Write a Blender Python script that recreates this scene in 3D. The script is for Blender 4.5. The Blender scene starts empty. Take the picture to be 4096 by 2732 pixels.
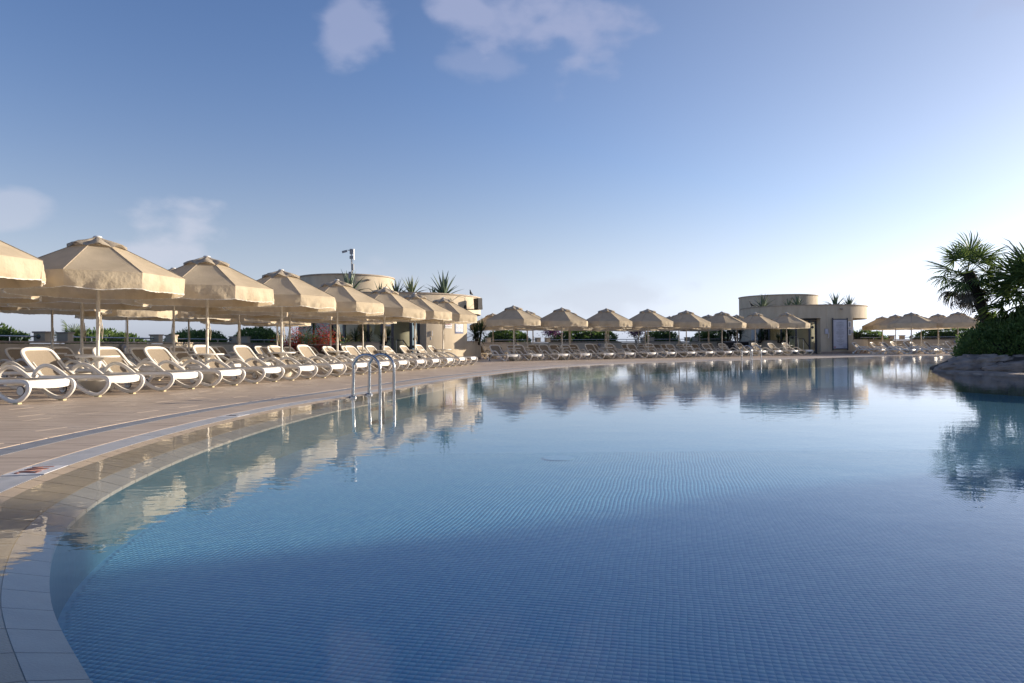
import bpy, bmesh, math, random
import numpy as np
from mathutils import Vector, Matrix, noise
from mathutils.geometry import tessellate_polygon

random.seed(7)
np.random.seed(7)
S = bpy.context.scene
COL = S.collection
R = math.radians
PI = math.pi

# ------------------------------------------------------------------ camera
cam_d = bpy.data.cameras.new("camera")
cam = bpy.data.objects.new("camera", cam_d)
COL.objects.link(cam)
cam_d.sensor_width = 36.0
cam_d.lens = 24.0
cam_d.clip_start = 0.05
cam_d.clip_end = 9000.0
cam.matrix_world = (Matrix.Translation((0, 0, 0.678)) @ Matrix.Rotation(R(90.36), 4, 'X')
                    @ Matrix.Rotation(-0.00825, 4, 'Z'))
S.camera = cam

# ------------------------------------------------------------------ sky, sun, exposure
SUN_EL, SUN_AZ = R(13.0), R(68.0)          # azimuth clockwise from +Y (view direction)
world = bpy.data.worlds.new("World")
S.world = world
world.use_nodes = True
wn, wl = world.node_tree.nodes, world.node_tree.links
wn.clear()
w_out = wn.new('ShaderNodeOutputWorld')
w_bg = wn.new('ShaderNodeBackground')
w_bg.inputs['Strength'].default_value = 0.092
sky = wn.new('ShaderNodeTexSky')
sky.sky_type = 'NISHITA'
sky.sun_disc = False
sky.sun_elevation = SUN_EL
sky.sun_rotation = SUN_AZ
sky.altitude = 10
sky.air_density = 1.0
sky.dust_density = 0.6
sky.ozone_density = 2.6

# soft fair weather clouds, laid on the sky by direction
w_tc = wn.new('ShaderNodeTexCoord')


def wmath(op, a, b=None, clamp=False):
    n = wn.new('ShaderNodeMath')
    n.operation = op
    n.use_clamp = clamp
    for i, v in enumerate((a, b)):
        if v is None:
            continue
        if isinstance(v, (int, float)):
            n.inputs[i].default_value = v
        else:
            wl.new(v, n.inputs[i])
    return n.outputs[0]


w_no = wn.new('ShaderNodeTexNoise')
w_no.inputs['Scale'].default_value = 11.0
w_no.inputs['Detail'].default_value = 6.0
w_no.inputs['Roughness'].default_value = 0.46
w_map = wn.new('ShaderNodeMapping')
w_map.inputs['Scale'].default_value = (1, 1, 1.7)
wl.new(w_tc.outputs['Generated'], w_map.inputs['Vector'])
wl.new(w_map.outputs[0], w_no.inputs['Vector'])
w_sep = wn.new('ShaderNodeSeparateXYZ')
wl.new(w_tc.outputs['Generated'], w_sep.inputs[0])


def cloud_dir(px, py):
    x, y = (px - 2048) / 2731.0, (1383 - 0.00825 * (px - 2048) - py) / 2731.0
    return Vector((x, 1, y)).normalized()


cl_total = None
# where the cloud banks stand in the sky: azimuth, elevation, half width, half height, density
CLOUDS = [(-12.2, 24.8, 5.2, 2.8, .58), (-1.8, 25.8, 5.6, 3.1, .68), (5.6, 23.9, 6.0, 2.8, .68),
          (-3.0, 22.8, 5.0, 1.6, .30), (-26.6, 8.4, 4.2, 2.9, .95), (-36.5, 9.6, 3.2, 1.5, .60),
          (-12.5, 5.2, 6.5, 1.7, .40), (-2.5, 4.6, 6.0, 1.6, .42), (6.0, 4.0, 10.0, 1.6, .45), (37, 22, 2.5, 1.2, .25),
          (-58, 14, 9, 3, .5), (-84, 24, 10, 3.5, .5), (120, 20, 12, 4, .5), (160, 30, 12, 4, .5), (-140, 17, 14, 4, .5)]
w_az = wmath('MULTIPLY', wmath('ARCTAN2', w_sep.outputs[0], w_sep.outputs[1]), 180 / PI)
w_el = wmath('MULTIPLY', wmath('ARCSINE', w_sep.outputs[2]), 180 / PI)
for az, el, hw, hh, dn in CLOUDS:
    a = wmath('DIVIDE', wmath('SUBTRACT', w_az, az), hw)
    b = wmath('DIVIDE', wmath('SUBTRACT', w_el, el), hh)
    d2 = wmath('ADD', wmath('MULTIPLY', a, a), wmath('MULTIPLY', b, b))
    m = wmath('SUBTRACT', 1.0, wmath('SQRT', d2))            # 1 centre .. 0 edge .. negative
    nz = wmath('MULTIPLY', wmath('SUBTRACT', w_no.outputs[0], 0.5), 3.4)
    v = wmath('MULTIPLY', wmath('ADD', m, nz), 1.25, True)
    v = wmath('MULTIPLY', wmath('MULTIPLY', wmath('MULTIPLY', v, v), wmath('SUBTRACT', 3.0, wmath('MULTIPLY', v, 2.0))), dn)
    g = wmath('MULTIPLY', wmath('ADD', m, 0.75), 1.6, True)
    v = wmath('MULTIPLY', v, g)
    cl_total = v if cl_total is None else wmath('MAXIMUM', cl_total, v)
# hazy sea air: towards the horizon the sky pales, all the way round
w_tint = wn.new('ShaderNodeMix')
w_tint.data_type = 'RGBA'
w_tint.blend_type = 'MULTIPLY'
w_tint.inputs['Factor'].default_value = 1.0
w_tint.inputs['B'].default_value = (.84, .795, .905, 1)
w_gm = wn.new('ShaderNodeGamma')
w_gm.inputs['Gamma'].default_value = 1.15
wl.new(sky.outputs[0], w_gm.inputs['Color'])
wl.new(w_gm.outputs[0], w_tint.inputs['A'])
w_rgb = wn.new('ShaderNodeSeparateColor')
wl.new(sky.outputs[0], w_rgb.inputs[0])
w_hz = wn.new('ShaderNodeCombineColor')
for i_, k_ in enumerate((.93, 1.01, 1.19)):
    wl.new(wmath('MULTIPLY', w_rgb.outputs[1], k_), w_hz.inputs[i_])
w_f = wmath('EXPONENT', wmath('MULTIPLY', wmath('POWER', wmath('DIVIDE', wmath('MAXIMUM', w_el, 0.0), 12.0), 1.5), -1.0))
w_dot = wn.new('ShaderNodeVectorMath')
w_dot.operation = 'DOT_PRODUCT'
wl.new(w_tc.outputs['Generated'], w_dot.inputs[0])
w_dot.inputs[1].default_value = (math.sin(SUN_AZ) * math.cos(SUN_EL), math.cos(SUN_AZ) * math.cos(SUN_EL), math.sin(SUN_EL))
w_cs = wmath('DIVIDE', wmath('SUBTRACT', w_dot.outputs['Value'], -.12), 1.12, True)
w_f = wmath('MAXIMUM', w_f, wmath('MULTIPLY', wmath('MULTIPLY', w_cs, w_cs), .70))
w_air = wn.new('ShaderNodeMix')
w_air.data_type = 'RGBA'
wl.new(w_f, w_air.inputs['Factor'])
wl.new(w_tint.outputs['Result'], w_air.inputs['A'])
wl.new(w_hz.outputs[0], w_air.inputs['B'])
w_cc = wn.new('ShaderNodeMix')
w_cc.data_type = 'RGBA'
wl.new(wmath('DIVIDE', w_el, 24.0, True), w_cc.inputs['Factor'])
w_cc.inputs['A'].default_value = (3.7, 4.0, 4.5, 1)
w_cc.inputs['B'].default_value = (2.4, 2.65, 3.8, 1)
w_mix = wn.new('ShaderNodeMix')
w_mix.data_type = 'RGBA'
wl.new(cl_total, w_mix.inputs['Factor'])
wl.new(w_air.outputs['Result'], w_mix.inputs['A'])
wl.new(w_cc.outputs['Result'], w_mix.inputs['B'])
wl.new(w_mix.outputs['Result'], w_bg.inputs['Color'])
wl.new(w_bg.outputs[0], w_out.inputs['Surface'])

sun_d = bpy.data.lights.new("sun", 'SUN')
sun_d.energy = 5.0
sun_d.angle = R(0.6)
sun_d.color = (1.0, 0.855, 0.67)
sun = bpy.data.objects.new("sun", sun_d)
COL.objects.link(sun)
to_sun = Vector((math.sin(SUN_AZ) * math.cos(SUN_EL), math.cos(SUN_AZ) * math.cos(SUN_EL), math.sin(SUN_EL)))
sun.rotation_euler = to_sun.to_track_quat('Z', 'Y').to_euler()
sun.location = (40, 20, 30)

S.view_settings.view_transform = 'Standard'
S.view_settings.look = 'None'
S.view_settings.gamma = 1.0
S.view_settings.exposure = 0.94
S.view_settings.use_curve_mapping = False
S.render.engine = 'CYCLES'
S.cycles.max_bounces = 8
S.cycles.transparent_max_bounces = 16
S.cycles.use_denoising = True


# ------------------------------------------------------------------ materials
def ramp(nt, fac, stops):
    n = nt.nodes.new('ShaderNodeValToRGB')
    el = n.color_ramp.elements
    while len(el) < len(stops):
        el.new(0.5)
    for e, (p, c) in zip(el, stops):
        e.position = p
        e.color = (*c, 1)
    nt.links.new(fac, n.inputs[0])
    return n.outputs[0]


def mat(name, c0, c1=None, rough=0.6, scale=8.0, bump=0.0, bscale=None, metal=0.0, spec=0.5, detail=4.0,
        transl=0.0, island=0.0, mscale=None, lo=0.35, hi=0.65, vary=0.0):
    m = bpy.data.materials.new(name)
    m.use_nodes = True
    nt = m.node_tree
    b = nt.nodes['Principled BSDF']
    b.inputs['Roughness'].default_value = rough
    b.inputs['Metallic'].default_value = metal
    b.inputs['Specular IOR Level'].default_value = spec
    tc = nt.nodes.new('ShaderNodeTexCoord')
    vec = tc.outputs['Object']
    if mscale:
        mp = nt.nodes.new('ShaderNodeMapping')
        mp.inputs['Scale'].default_value = mscale
        nt.links.new(vec, mp.inputs['Vector'])
        vec = mp.outputs[0]
    no = nt.nodes.new('ShaderNodeTexNoise')
    no.inputs['Scale'].default_value = scale
    no.inputs['Detail'].default_value = detail
    nt.links.new(vec, no.inputs['Vector'])
    fac = no.outputs[0]
    if island:
        g = nt.nodes.new('ShaderNodeNewGeometry')
        mx = nt.nodes.new('ShaderNodeMix')
        mx.inputs['Factor'].default_value = island
        nt.links.new(no.outputs[0], mx.inputs['A'])
        nt.links.new(g.outputs['Random Per Island'], mx.inputs['B'])
        fac = mx.outputs[0]
        lo, hi = 0.2, 0.8
    c1 = c1 or tuple(x * 0.85 for x in c0)
    colr = ramp(nt, fac, [(lo, c1), (hi, c0)])
    if vary:
        oi = nt.nodes.new('ShaderNodeObjectInfo')
        mr = nt.nodes.new('ShaderNodeMapRange')
        mr.inputs['To Min'].default_value = 1 - vary
        mr.inputs['To Max'].default_value = 1 + vary
        nt.links.new(oi.outputs['Random'], mr.inputs['Value'])
        hs = nt.nodes.new('ShaderNodeHueSaturation')
        nt.links.new(mr.outputs[0], hs.inputs['Value'])
        nt.links.new(colr, hs.inputs['Color'])
        colr = hs.outputs[0]
    nt.links.new(colr, b.inputs['Base Color'])
    if bump:
        nb = nt.nodes.new('ShaderNodeTexNoise')
        nb.inputs['Scale'].default_value = bscale or scale * 4
        nb.inputs['Detail'].default_value = 5
        nt.links.new(vec, nb.inputs['Vector'])
        bp = nt.nodes.new('ShaderNodeBump')
        bp.inputs['Strength'].default_value = bump
        bp.inputs['Distance'].default_value = 0.02
        nt.links.new(nb.outputs[0], bp.inputs['Height'])
        nt.links.new(bp.outputs[0], b.inputs['Normal'])
    if transl:
        tr = nt.nodes.new('ShaderNodeBsdfTranslucent')
        nt.links.new(colr, tr.inputs['Color'])
        ms = nt.nodes.new('ShaderNodeMixShader')
        ms.inputs[0].default_value = transl
        out = nt.nodes['Material Output']
        nt.links.new(b.outputs[0], ms.inputs[1])
        nt.links.new(tr.outputs[0], ms.inputs[2])
        nt.links.new(ms.outputs[0], out.inputs['Surface'])
    return m


M = {}
M['canvas'] = mat('beige_canvas', (.63, .535, .395), (.545, .46, .335), .92, 3.0, .35, 120, vary=.07, transl=.38, spec=.15)
M['valance'] = mat('creased_valance_canvas', (.66, .565, .42), (.56, .475, .345), .92, 3.0, .5, 22, vary=.07, transl=.36, spec=.15)
M['canvas_vent'] = mat('weathered_vent_canvas', (.52, .45, .35), (.41, .35, .27), .92, 9, .4, 90, transl=.25, spec=.15)
M['fringe'] = mat('white_fringe', (.80, .78, .72), (.62, .58, .50), .9, 60, transl=.3)
M['pole'] = mat('painted_pole', (.66, .62, .54), (.50, .45, .38), .42, 14, .1, 60)
M['plastic'] = mat('white_resin', (.74, .715, .67), (.66, .63, .58), .38, 5, .04, 200)
M['sling'] = mat('taupe_sling_mesh', (.285, .235, .18), (.235, .195, .145), .8, 140, .3, 300, vary=.12, transl=.04)
M['rubber'] = mat('cream_foot', (.52, .45, .26), None, .7, 20)
M['darkrubber'] = mat('dark_rubber', (.05, .05, .055), None, .7, 20)
M['table'] = mat('white_table', (.72, .70, .66), (.62, .60, .56), .4, 9)
M['base'] = mat('parasol_base', (.66, .62, .54), (.55, .51, .43), .55, 7, .1, 40)
M['rope'] = mat('rope', (.50, .43, .32), None, .9, 50)
M['steel'] = mat('stainless_steel', (.47, .47, .47), (.36, .36, .37), .2, 30, metal=1.0)
M['render'] = mat('sand_render', (.56, .48, .36), (.47, .395, .29), .9, 2.4, .25, 60, detail=9, mscale=(1, 1, .3))
M['render_pale'] = mat('pale_wall', (.50, .49, .46), (.45, .44, .41), .85, 3, .15, 60)
M['coping'] = mat('stone_coping', (.40, .33, .26), (.31, .255, .20), .8, 6, .2, 30)
M['skirting'] = mat('pink_stone', (.36, .27, .215), (.29, .225, .18), .75, 4, .15, 30)
M['frame'] = mat('blue_grey_frame', (.06, .068, .085), (.05, .056, .07), .4, 6)
M['inner'] = mat('interior_wall', (.62, .62, .47), (.56, .56, .42), .85, 3)
M['dark'] = mat('dark_metal', (.018, .018, .022), None, .45, 8)
M['speaker'] = mat('black_speaker', (.02, .02, .021), (.012, .012, .013), .55, 80, .2, 300)
M['greybox'] = mat('grey_plastic', (.32, .33, .35), None, .5, 8)
M['wood'] = mat('brown_planks', (.055, .03, .022), (.03, .017, .013), .6, 3, .2, 20, mscale=(8, 8, 1))
M['darkplanter'] = mat('black_planter', (.022, .018, .018), None, .6, 6)
M['hedge'] = mat('hedge_leaf', (.16, .235, .065), (.05, .105, .028), .55, 2.0, island=.55, transl=.5)
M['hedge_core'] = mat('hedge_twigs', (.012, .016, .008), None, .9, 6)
M['agave'] = mat('agave_leaf', (.15, .20, .13), (.085, .13, .085), .5, 5, .05, 30)
M['agave_edge'] = mat('striped_agave_leaf', (.28, .30, .14), (.10, .15, .09), .5, 5, .05, 30)
M['yucca'] = mat('yucca_blade', (.055, .095, .035), (.022, .045, .018), .5, 3, island=.5, transl=.2)
M['frond'] = mat('palm_frond', (.15, .20, .05), (.045, .085, .026), .5, 3, island=.55, transl=.42)
M['deadfrond'] = mat('dry_frond', (.17, .135, .09), (.07, .054, .038), .8, 4, island=.5, transl=.15)
M['trunk'] = mat('fibre_trunk', (.050, .036, .026), (.022, .016, .012), .95, 16, .8, 30)
M['redflower'] = mat('red_flower', (.55, .018, .012), (.35, .008, .008), .6, 8, island=.6, transl=.3)
M['purple'] = mat('purple_bract', (.20, .045, .19), (.10, .02, .10), .6, 8, island=.6, transl=.3)
M['soil'] = mat('soil', (.05, .035, .025), None, .95, 12, .3)
M['rock'] = mat('brown_rock', (.34, .28, .235), (.16, .128, .108), .92, 3.0, 1.0, 14, detail=10)
M['sign_white'] = mat('sign_white', (.75, .75, .75), (.70, .70, .71), .4, 6)
M['sign_red'] = mat('sign_red', (.45, .02, .025), None, .4, 6)
M['ink'] = mat('ink', (.06, .06, .07), None, .6, 6)
M['ink_grey'] = mat('grey_ink', (.26, .27, .30), None, .6, 6)
M['blue'] = mat('blue_glaze', (.05, .07, .17), (.12, .15, .28), .25, 20)
M['whiteglaze'] = mat('white_glaze', (.62, .64, .68), (.34, .37, .46), .25, 26)
M['paper'] = mat('paper', (.55, .54, .60), None, .6, 6)
M['board'] = mat('pale_board', (.52, .53, .60), (.48, .49, .56), .35, 2)
M['grate'] = mat('grate_white', (.58, .57, .56), (.50, .495, .485), .45, 9)
M['grate_grey'] = mat('grate_grey', (.36, .37, .39), (.28, .29, .31), .5, 9)
M['gutter'] = mat('gutter_dark', (.05, .05, .052), None, .7, 9)
M['lip'] = mat('cream_lip_tile', (.37, .295, .21), (.32, .255, .185), .45, 9, .25, 160, mscale=(1, 1, 1))
M['lip2'] = mat('pale_edge_tile', (.35, .335, .315), (.30, .29, .275), .4, 9, .15, 120)
M['marker'] = mat('marker_plate', (.62, .63, .65), None, .35, 9)
M['marker_ink'] = mat('faded_red_ink', (.26, .11, .085), (.17, .08, .065), .6, 60)
M['bird'] = mat('grey_plumage', (.07, .07, .085), (.03, .03, .04), .7, 20)
M['crow'] = mat('black_plumage', (.012, .012, .014), (.03, .03, .033), .6, 20)


def deck_mat():
    m = bpy.data.materials.new('deck_porcelain')
    m.use_nodes = True
    nt = m.node_tree
    b = nt.nodes['Principled BSDF']
    tc = nt.nodes.new('ShaderNodeTexCoord')
    mp = nt.nodes.new('ShaderNodeMapping')
    mp.inputs['Rotation'].default_value = (0, 0, R(16.2))
    mp.inputs['Scale'].default_value = (.9, 7.0, 1)
    nt.links.new(tc.outputs['Object'], mp.inputs['Vector'])
    n1 = nt.nodes.new('ShaderNodeTexNoise')
    n1.inputs['Scale'].default_value = 2.2
    n1.inputs['Detail'].default_value = 7
    n1.inputs['Distortion'].default_value = .6
    nt.links.new(mp.outputs[0], n1.inputs['Vector'])
    n2 = nt.nodes.new('ShaderNodeTexNoise')
    n2.inputs['Scale'].default_value = .55
    n2.inputs['Detail'].default_value = 5
    nt.links.new(tc.outputs['Object'], n2.inputs['Vector'])
    oi = nt.nodes.new('ShaderNodeNewGeometry')
    a = nt.nodes.new('ShaderNodeMix')
    a.inputs['Factor'].default_value = .3
    nt.links.new(n1.outputs[0], a.inputs['A'])
    nt.links.new(n2.outputs[0], a.inputs['B'])
    a2 = nt.nodes.new('ShaderNodeMix')
    a2.inputs['Factor'].default_value = .2
    nt.links.new(a.outputs[0], a2.inputs['A'])
    nt.links.new(oi.outputs['Random Per Island'], a2.inputs['B'])
    c = ramp(nt, a2.outputs[0], [(.33, (.27, .21, .162)), (.5, (.415, .335, .265)), (.68, (.51, .425, .345))])
    nt.links.new(c, b.inputs['Base Color'])
    b.inputs['Roughness'].default_value = .5
    b.inputs['Specular IOR Level'].default_value = .4
    bp = nt.nodes.new('ShaderNodeBump')
    bp.inputs['Strength'].default_value = .12
    bp.inputs['Distance'].default_value = .01
    nt.links.new(n1.outputs[0], bp.inputs['Height'])
    nt.links.new(bp.outputs[0], b.inputs['Normal'])
    return m


MOS_ROT, MOS_P = R(-13), 0.028


def mosaic_mat():
    """blue glass mosaic: one tint per tile cell, the same cells the tile geometry follows"""
    m = bpy.data.materials.new('blue_mosaic')
    m.use_nodes = True
    nt = m.node_tree
    b = nt.nodes['Principled BSDF']
    tc = nt.nodes.new('ShaderNodeTexCoord')
    mp = nt.nodes.new('ShaderNodeMapping')
    mp.inputs['Rotation'].default_value = (0, 0, -MOS_ROT)
    mp.inputs['Scale'].default_value = (1 / MOS_P, 1 / MOS_P, 0)
    mp.vector_type = 'POINT'
    nt.links.new(tc.outputs['Object'], mp.inputs['Vector'])
    fl = nt.nodes.new('ShaderNodeVectorMath')
    fl.operation = 'FLOOR'
    nt.links.new(mp.outputs[0], fl.inputs[0])
    wno = nt.nodes.new('ShaderNodeTexWhiteNoise')
    nt.links.new(fl.outputs[0], wno.inputs['Vector'])
    n2 = nt.nodes.new('ShaderNodeTexNoise')
    n2.inputs['Scale'].default_value = .35
    nt.links.new(tc.outputs['Object'], n2.inputs['Vector'])
    mx = nt.nodes.new('ShaderNodeMix')
    mx.inputs['Factor'].default_value = .25
    nt.links.new(wno.outputs['Value'], mx.inputs['A'])
    nt.links.new(n2.outputs[0], mx.inputs['B'])
    c = ramp(nt, mx.outputs[0], [(.12, (.066, .245, .42)), (.5, (.085, .28, .44)), (.88, (.125, .33, .465))])
    # pale joints between the tiles
    fr_ = nt.nodes.new('ShaderNodeVectorMath')
    fr_.operation = 'FRACTION'
    nt.links.new(mp.outputs[0], fr_.inputs[0])
    ab = nt.nodes.new('ShaderNodeVectorMath')
    ab.operation = 'SUBTRACT'
    ab.inputs[1].default_value = (.5, .5, .5)
    nt.links.new(fr_.outputs[0], ab.inputs[0])
    a2 = nt.nodes.new('ShaderNodeVectorMath')
    a2.operation = 'ABSOLUTE'
    nt.links.new(ab.outputs[0], a2.inputs[0])
    sx = nt.nodes.new('ShaderNodeSeparateXYZ')
    nt.links.new(a2.outputs[0], sx.inputs[0])
    mxx = nt.nodes.new('ShaderNodeMath')
    mxx.operation = 'MAXIMUM'
    nt.links.new(sx.outputs[0], mxx.inputs[0])
    nt.links.new(sx.outputs[1], mxx.inputs[1])
    gt = nt.nodes.new('ShaderNodeMath')
    gt.operation = 'GREATER_THAN'
    gt.inputs[1].default_value = .47
    nt.links.new(mxx.outputs[0], gt.inputs[0])
    jm = nt.nodes.new('ShaderNodeMix')
    jm.data_type = 'RGBA'
    nt.links.new(gt.outputs[0], jm.inputs['Factor'])
    nt.links.new(c, jm.inputs['A'])
    jm.inputs['B'].default_value = (.10, .30, .445, 1)
    nt.links.new(jm.outputs['Result'], b.inputs['Base Color'])
    b.inputs['Roughness'].default_value = .35
    return m


def water_mat():
    m = bpy.data.materials.new('pool_water')
    m.use_nodes = True
    nt = m.node_tree
    nt.nodes.clear()
    out = nt.nodes.new('ShaderNodeOutputMaterial')
    tr = nt.nodes.new('ShaderNodeBsdfTransparent')
    tr.inputs['Color'].default_value = (.94, .98, .985, 1)
    gl = nt.nodes.new('ShaderNodeBsdfGlossy')
    gl.inputs['Roughness'].default_value = 0.0
    gl.inputs['Color'].default_value = (1, 1, 1, 1)
    fr = nt.nodes.new('ShaderNodeFresnel')
    # same reflectance for light entering and leaving, since the rays pass straight through
    gb = nt.nodes.new('ShaderNodeNewGeometry')
    io = nt.nodes.new('ShaderNodeMix')
    io.inputs['A'].default_value = 1.33
    io.inputs['B'].default_value = 1 / 1.33
    nt.links.new(gb.outputs['Backfacing'], io.inputs['Factor'])
    nt.links.new(io.outputs[0], fr.inputs['IOR'])
    mix = nt.nodes.new('ShaderNodeMixShader')
    tc = nt.nodes.new('ShaderNodeTexCoord')

    def bump(scale, strength, dist, prev=None, detail=2.0, rot=0.0, sc=(1, 1, 1)):
        mp = nt.nodes.new('ShaderNodeMapping')
        mp.inputs['Rotation'].default_value = (0, 0, rot)
        mp.inputs['Scale'].default_value = sc
        nt.links.new(tc.outputs['Object'], mp.inputs['Vector'])
        n = nt.nodes.new('ShaderNodeTexNoise')
        n.inputs['Scale'].default_value = scale
        n.inputs['Detail'].default_value = detail
        nt.links.new(mp.outputs[0], n.inputs['Vector'])
        bp = nt.nodes.new('ShaderNodeBump')
        bp.inputs['Strength'].default_value = strength
        bp.inputs['Distance'].default_value = dist
        nt.links.new(n.outputs[0], bp.inputs['Height'])
        if prev is not None:
            nt.links.new(prev, bp.inputs['Normal'])
        return bp.outputs[0]

    nrm = bump(2.2, 1.0, .0016, None, 2, .4, (1, 1.5, 1))
    nrm = bump(11, 1.0, .0006, nrm, 2, .2, (1, 1.4, 1))
    nt.links.new(nrm, gl.inputs['Normal'])
    nt.links.new(nrm, fr.inputs['Normal'])
    nt.links.new(fr.outputs[0], mix.inputs[0])
    nt.links.new(tr.outputs[0], mix.inputs[1])
    nt.links.new(gl.outputs[0], mix.inputs[2])
    nt.links.new(mix.outputs[0], out.inputs['Surface'])
    return m


def glass_mat():
    m = bpy.data.materials.new('window_glass')
    m.use_nodes = True
    nt = m.node_tree
    nt.nodes.clear()
    out = nt.nodes.new('ShaderNodeOutputMaterial')
    tr = nt.nodes.new('ShaderNodeBsdfTransparent')
    tr.inputs['Color'].default_value = (.80, .85, .82, 1)
    gl = nt.nodes.new('ShaderNodeBsdfGlossy')
    gl.inputs['Roughness'].default_value = 0.02
    fr = nt.nodes.new('ShaderNodeFresnel')
    fr.inputs['IOR'].default_value = 1.5
    mix = nt.nodes.new('ShaderNodeMixShader')
    no = nt.nodes.new('ShaderNodeTexNoise')
    no.inputs['Scale'].default_value = .8
    bp = nt.nodes.new('ShaderNodeBump')
    bp.inputs['Distance'].default_value = .002
    nt.links.new(no.outputs[0], bp.inputs['Height'])
    nt.links.new(bp.outputs[0], gl.inputs['Normal'])
    nt.links.new(fr.outputs[0], mix.inputs[0])
    nt.links.new(tr.outputs[0], mix.inputs[1])
    nt.links.new(gl.outputs[0], mix.inputs[2])
    nt.links.new(mix.outputs[0], out.inputs['Surface'])
    return m


M['deck'] = deck_mat()
M['mosaic'] = mosaic_mat()
M['water'] = water_mat()
M['glass'] = glass_mat()
M['sea'] = mat('sea_water', (.05, .10, .16), (.04, .08, .13), .25, .02, .3, .5)
M['deck_grout'] = mat('deck_grout', (.24, .195, .16), (.19, .155, .125), .9, 6)
M['wall_mosaic'] = mat('shade_darkened_wall_mosaic', (.022, .085, .125), (.014, .062, .098), .4, 40)  # floor's mosaic, colour darkened in place of weaker underwater sun on the wall
M['grout'] = mat('grout', (.105, .305, .45), (.095, .29, .43), .8, 20)


# ------------------------------------------------------------------ mesh builder
class MB:
    def __init__(s):
        s.v, s.f = [], []

    def add(s, vs, fs):
        o = len(s.v)
        s.v += [tuple(v) for v in vs]
        s.f += [tuple(i + o for i in f) for f in fs]

    def box(s, c, size, rot=0.0, mtx=None):
        x, y, z = (q / 2 for q in size)
        vs = [Vector((a * x, b * y, d * z)) for d in (-1, 1) for a, b in ((-1, -1), (1, -1), (1, 1), (-1, 1))]
        m = Matrix.Translation(c) @ Matrix.Rotation(rot, 4, 'Z')
        if mtx is not None:
            m = mtx
        s.add([m @ v for v in vs], [(3, 2, 1, 0), (4, 5, 6, 7), (0, 1, 5, 4), (1, 2, 6, 5), (2, 3, 7, 6), (3, 0, 4, 7)])
        return s

    def tube(s, pts, r, n=8, cap=True):
        pts = [Vector(p) for p in pts]
        rs = r if isinstance(r, (list, tuple)) else [r] * len(pts)
        rings = []
        up = None
        for i, p in enumerate(pts):
            t = (pts[min(i + 1, len(pts) - 1)] - pts[max(i - 1, 0)]).normalized()
            if up is None:
                up = Vector((0, 0, 1)) if abs(t.z) < .9 else Vector((1, 0, 0))
            a = t.cross(up).normalized()
            up = a.cross(t).normalized()
            rings.append([p + (a * math.cos(k * 2 * PI / n) + up * math.sin(k * 2 * PI / n)) * rs[i] for k in range(n)])
        fs = []
        for i in range(len(pts) - 1):
            for k in range(n):
                k2 = (k + 1) % n
                fs.append((i * n + k, i * n + k2, (i + 1) * n + k2, (i + 1) * n + k))
        if cap:
            fs.append(tuple(range(n - 1, -1, -1)))
            fs.append(tuple((len(pts) - 1) * n + k for k in range(n)))
        s.add([v for rg in rings for v in rg], fs)
        return s

    def lathe(s, prof, n=24, c=(0, 0, 0)):
        vs, fs = [], []
        for r, z in prof:
            for k in range(n):
                a = k * 2 * PI / n
                vs.append((c[0] + r * math.cos(a), c[1] + r * math.sin(a), c[2] + z))
        for i in range(len(prof) - 1):
            for k in range(n):
                k2 = (k + 1) % n
                fs.append((i * n + k, i * n + k2, (i + 1) * n + k2, (i + 1) * n + k))
        if prof[0][0] > 1e-4:
            fs.append(tuple(range(n - 1, -1, -1)))
        if prof[-1][0] > 1e-4:
            fs.append(tuple((len(prof) - 1) * n + k for k in range(n)))
        s.add(vs, fs)
        return s

    def grid(s, rows, close=False):
        nr, nc = len(rows), len(rows[0])
        fs = []
        for i in range(nr - 1):
            for k in range(nc if close else nc - 1):
                k2 = (k + 1) % nc
                fs.append((i * nc + k, i * nc + k2, (i + 1) * nc + k2, (i + 1) * nc + k))
        s.add([v for rw in rows for v in rw], fs)
        return s

    def arc_wall(s, c, r0, r1, z0, z1, a0, a1, step=3.0):
        """solid curved wall between radii r0<r1, angles in degrees"""
        n = max(2, int(abs(a1 - a0) / step) + 1)
        vs, fs = [], []
        for i in range(n):
            a = R(a0 + (a1 - a0) * i / (n - 1))
            ca, sa = math.cos(a), math.sin(a)
            for r_, z in ((r1, z0), (r1, z1), (r0, z1), (r0, z0)):
                vs.append((c[0] + r_ * ca, c[1] + r_ * sa, z))
        for i in range(n - 1):
            for k in range(4):
                k2 = (k + 1) % 4
                fs.append((i * 4 + k, (i + 1) * 4 + k, (i + 1) * 4 + k2, i * 4 + k2))
        if abs(a1 - a0) < 359.9:
            fs.append((0, 1, 2, 3))
            q = (n - 1) * 4
            fs.append((q + 3, q + 2, q + 1, q))
        s.add(vs, fs)
        return s

    def mesh(s, name, smooth=False):
        me = bpy.data.meshes.new(name)
        me.from_pydata(s.v, [], s.f)
        me.validate()
        if smooth:
            me.polygons.foreach_set('use_smooth', [True] * len(me.polygons))
            try:
                me.set_sharp_from_angle(angle=R(42))
            except Exception:
                pass
        me.update()
        return me

    def build(s, name, m, parent=None, smooth=False, loc=None):
        return link(name, s.mesh(name, smooth), m, parent, loc)


def link(name, me, m, parent=None, loc=None):
    if not me.materials:
        me.materials.append(M[m] if isinstance(m, str) else m)
    o = bpy.data.objects.new(name, me)
    COL.objects.link(o)
    if parent:
        o.parent = parent
    if loc:
        o.location = loc
    return o


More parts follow.
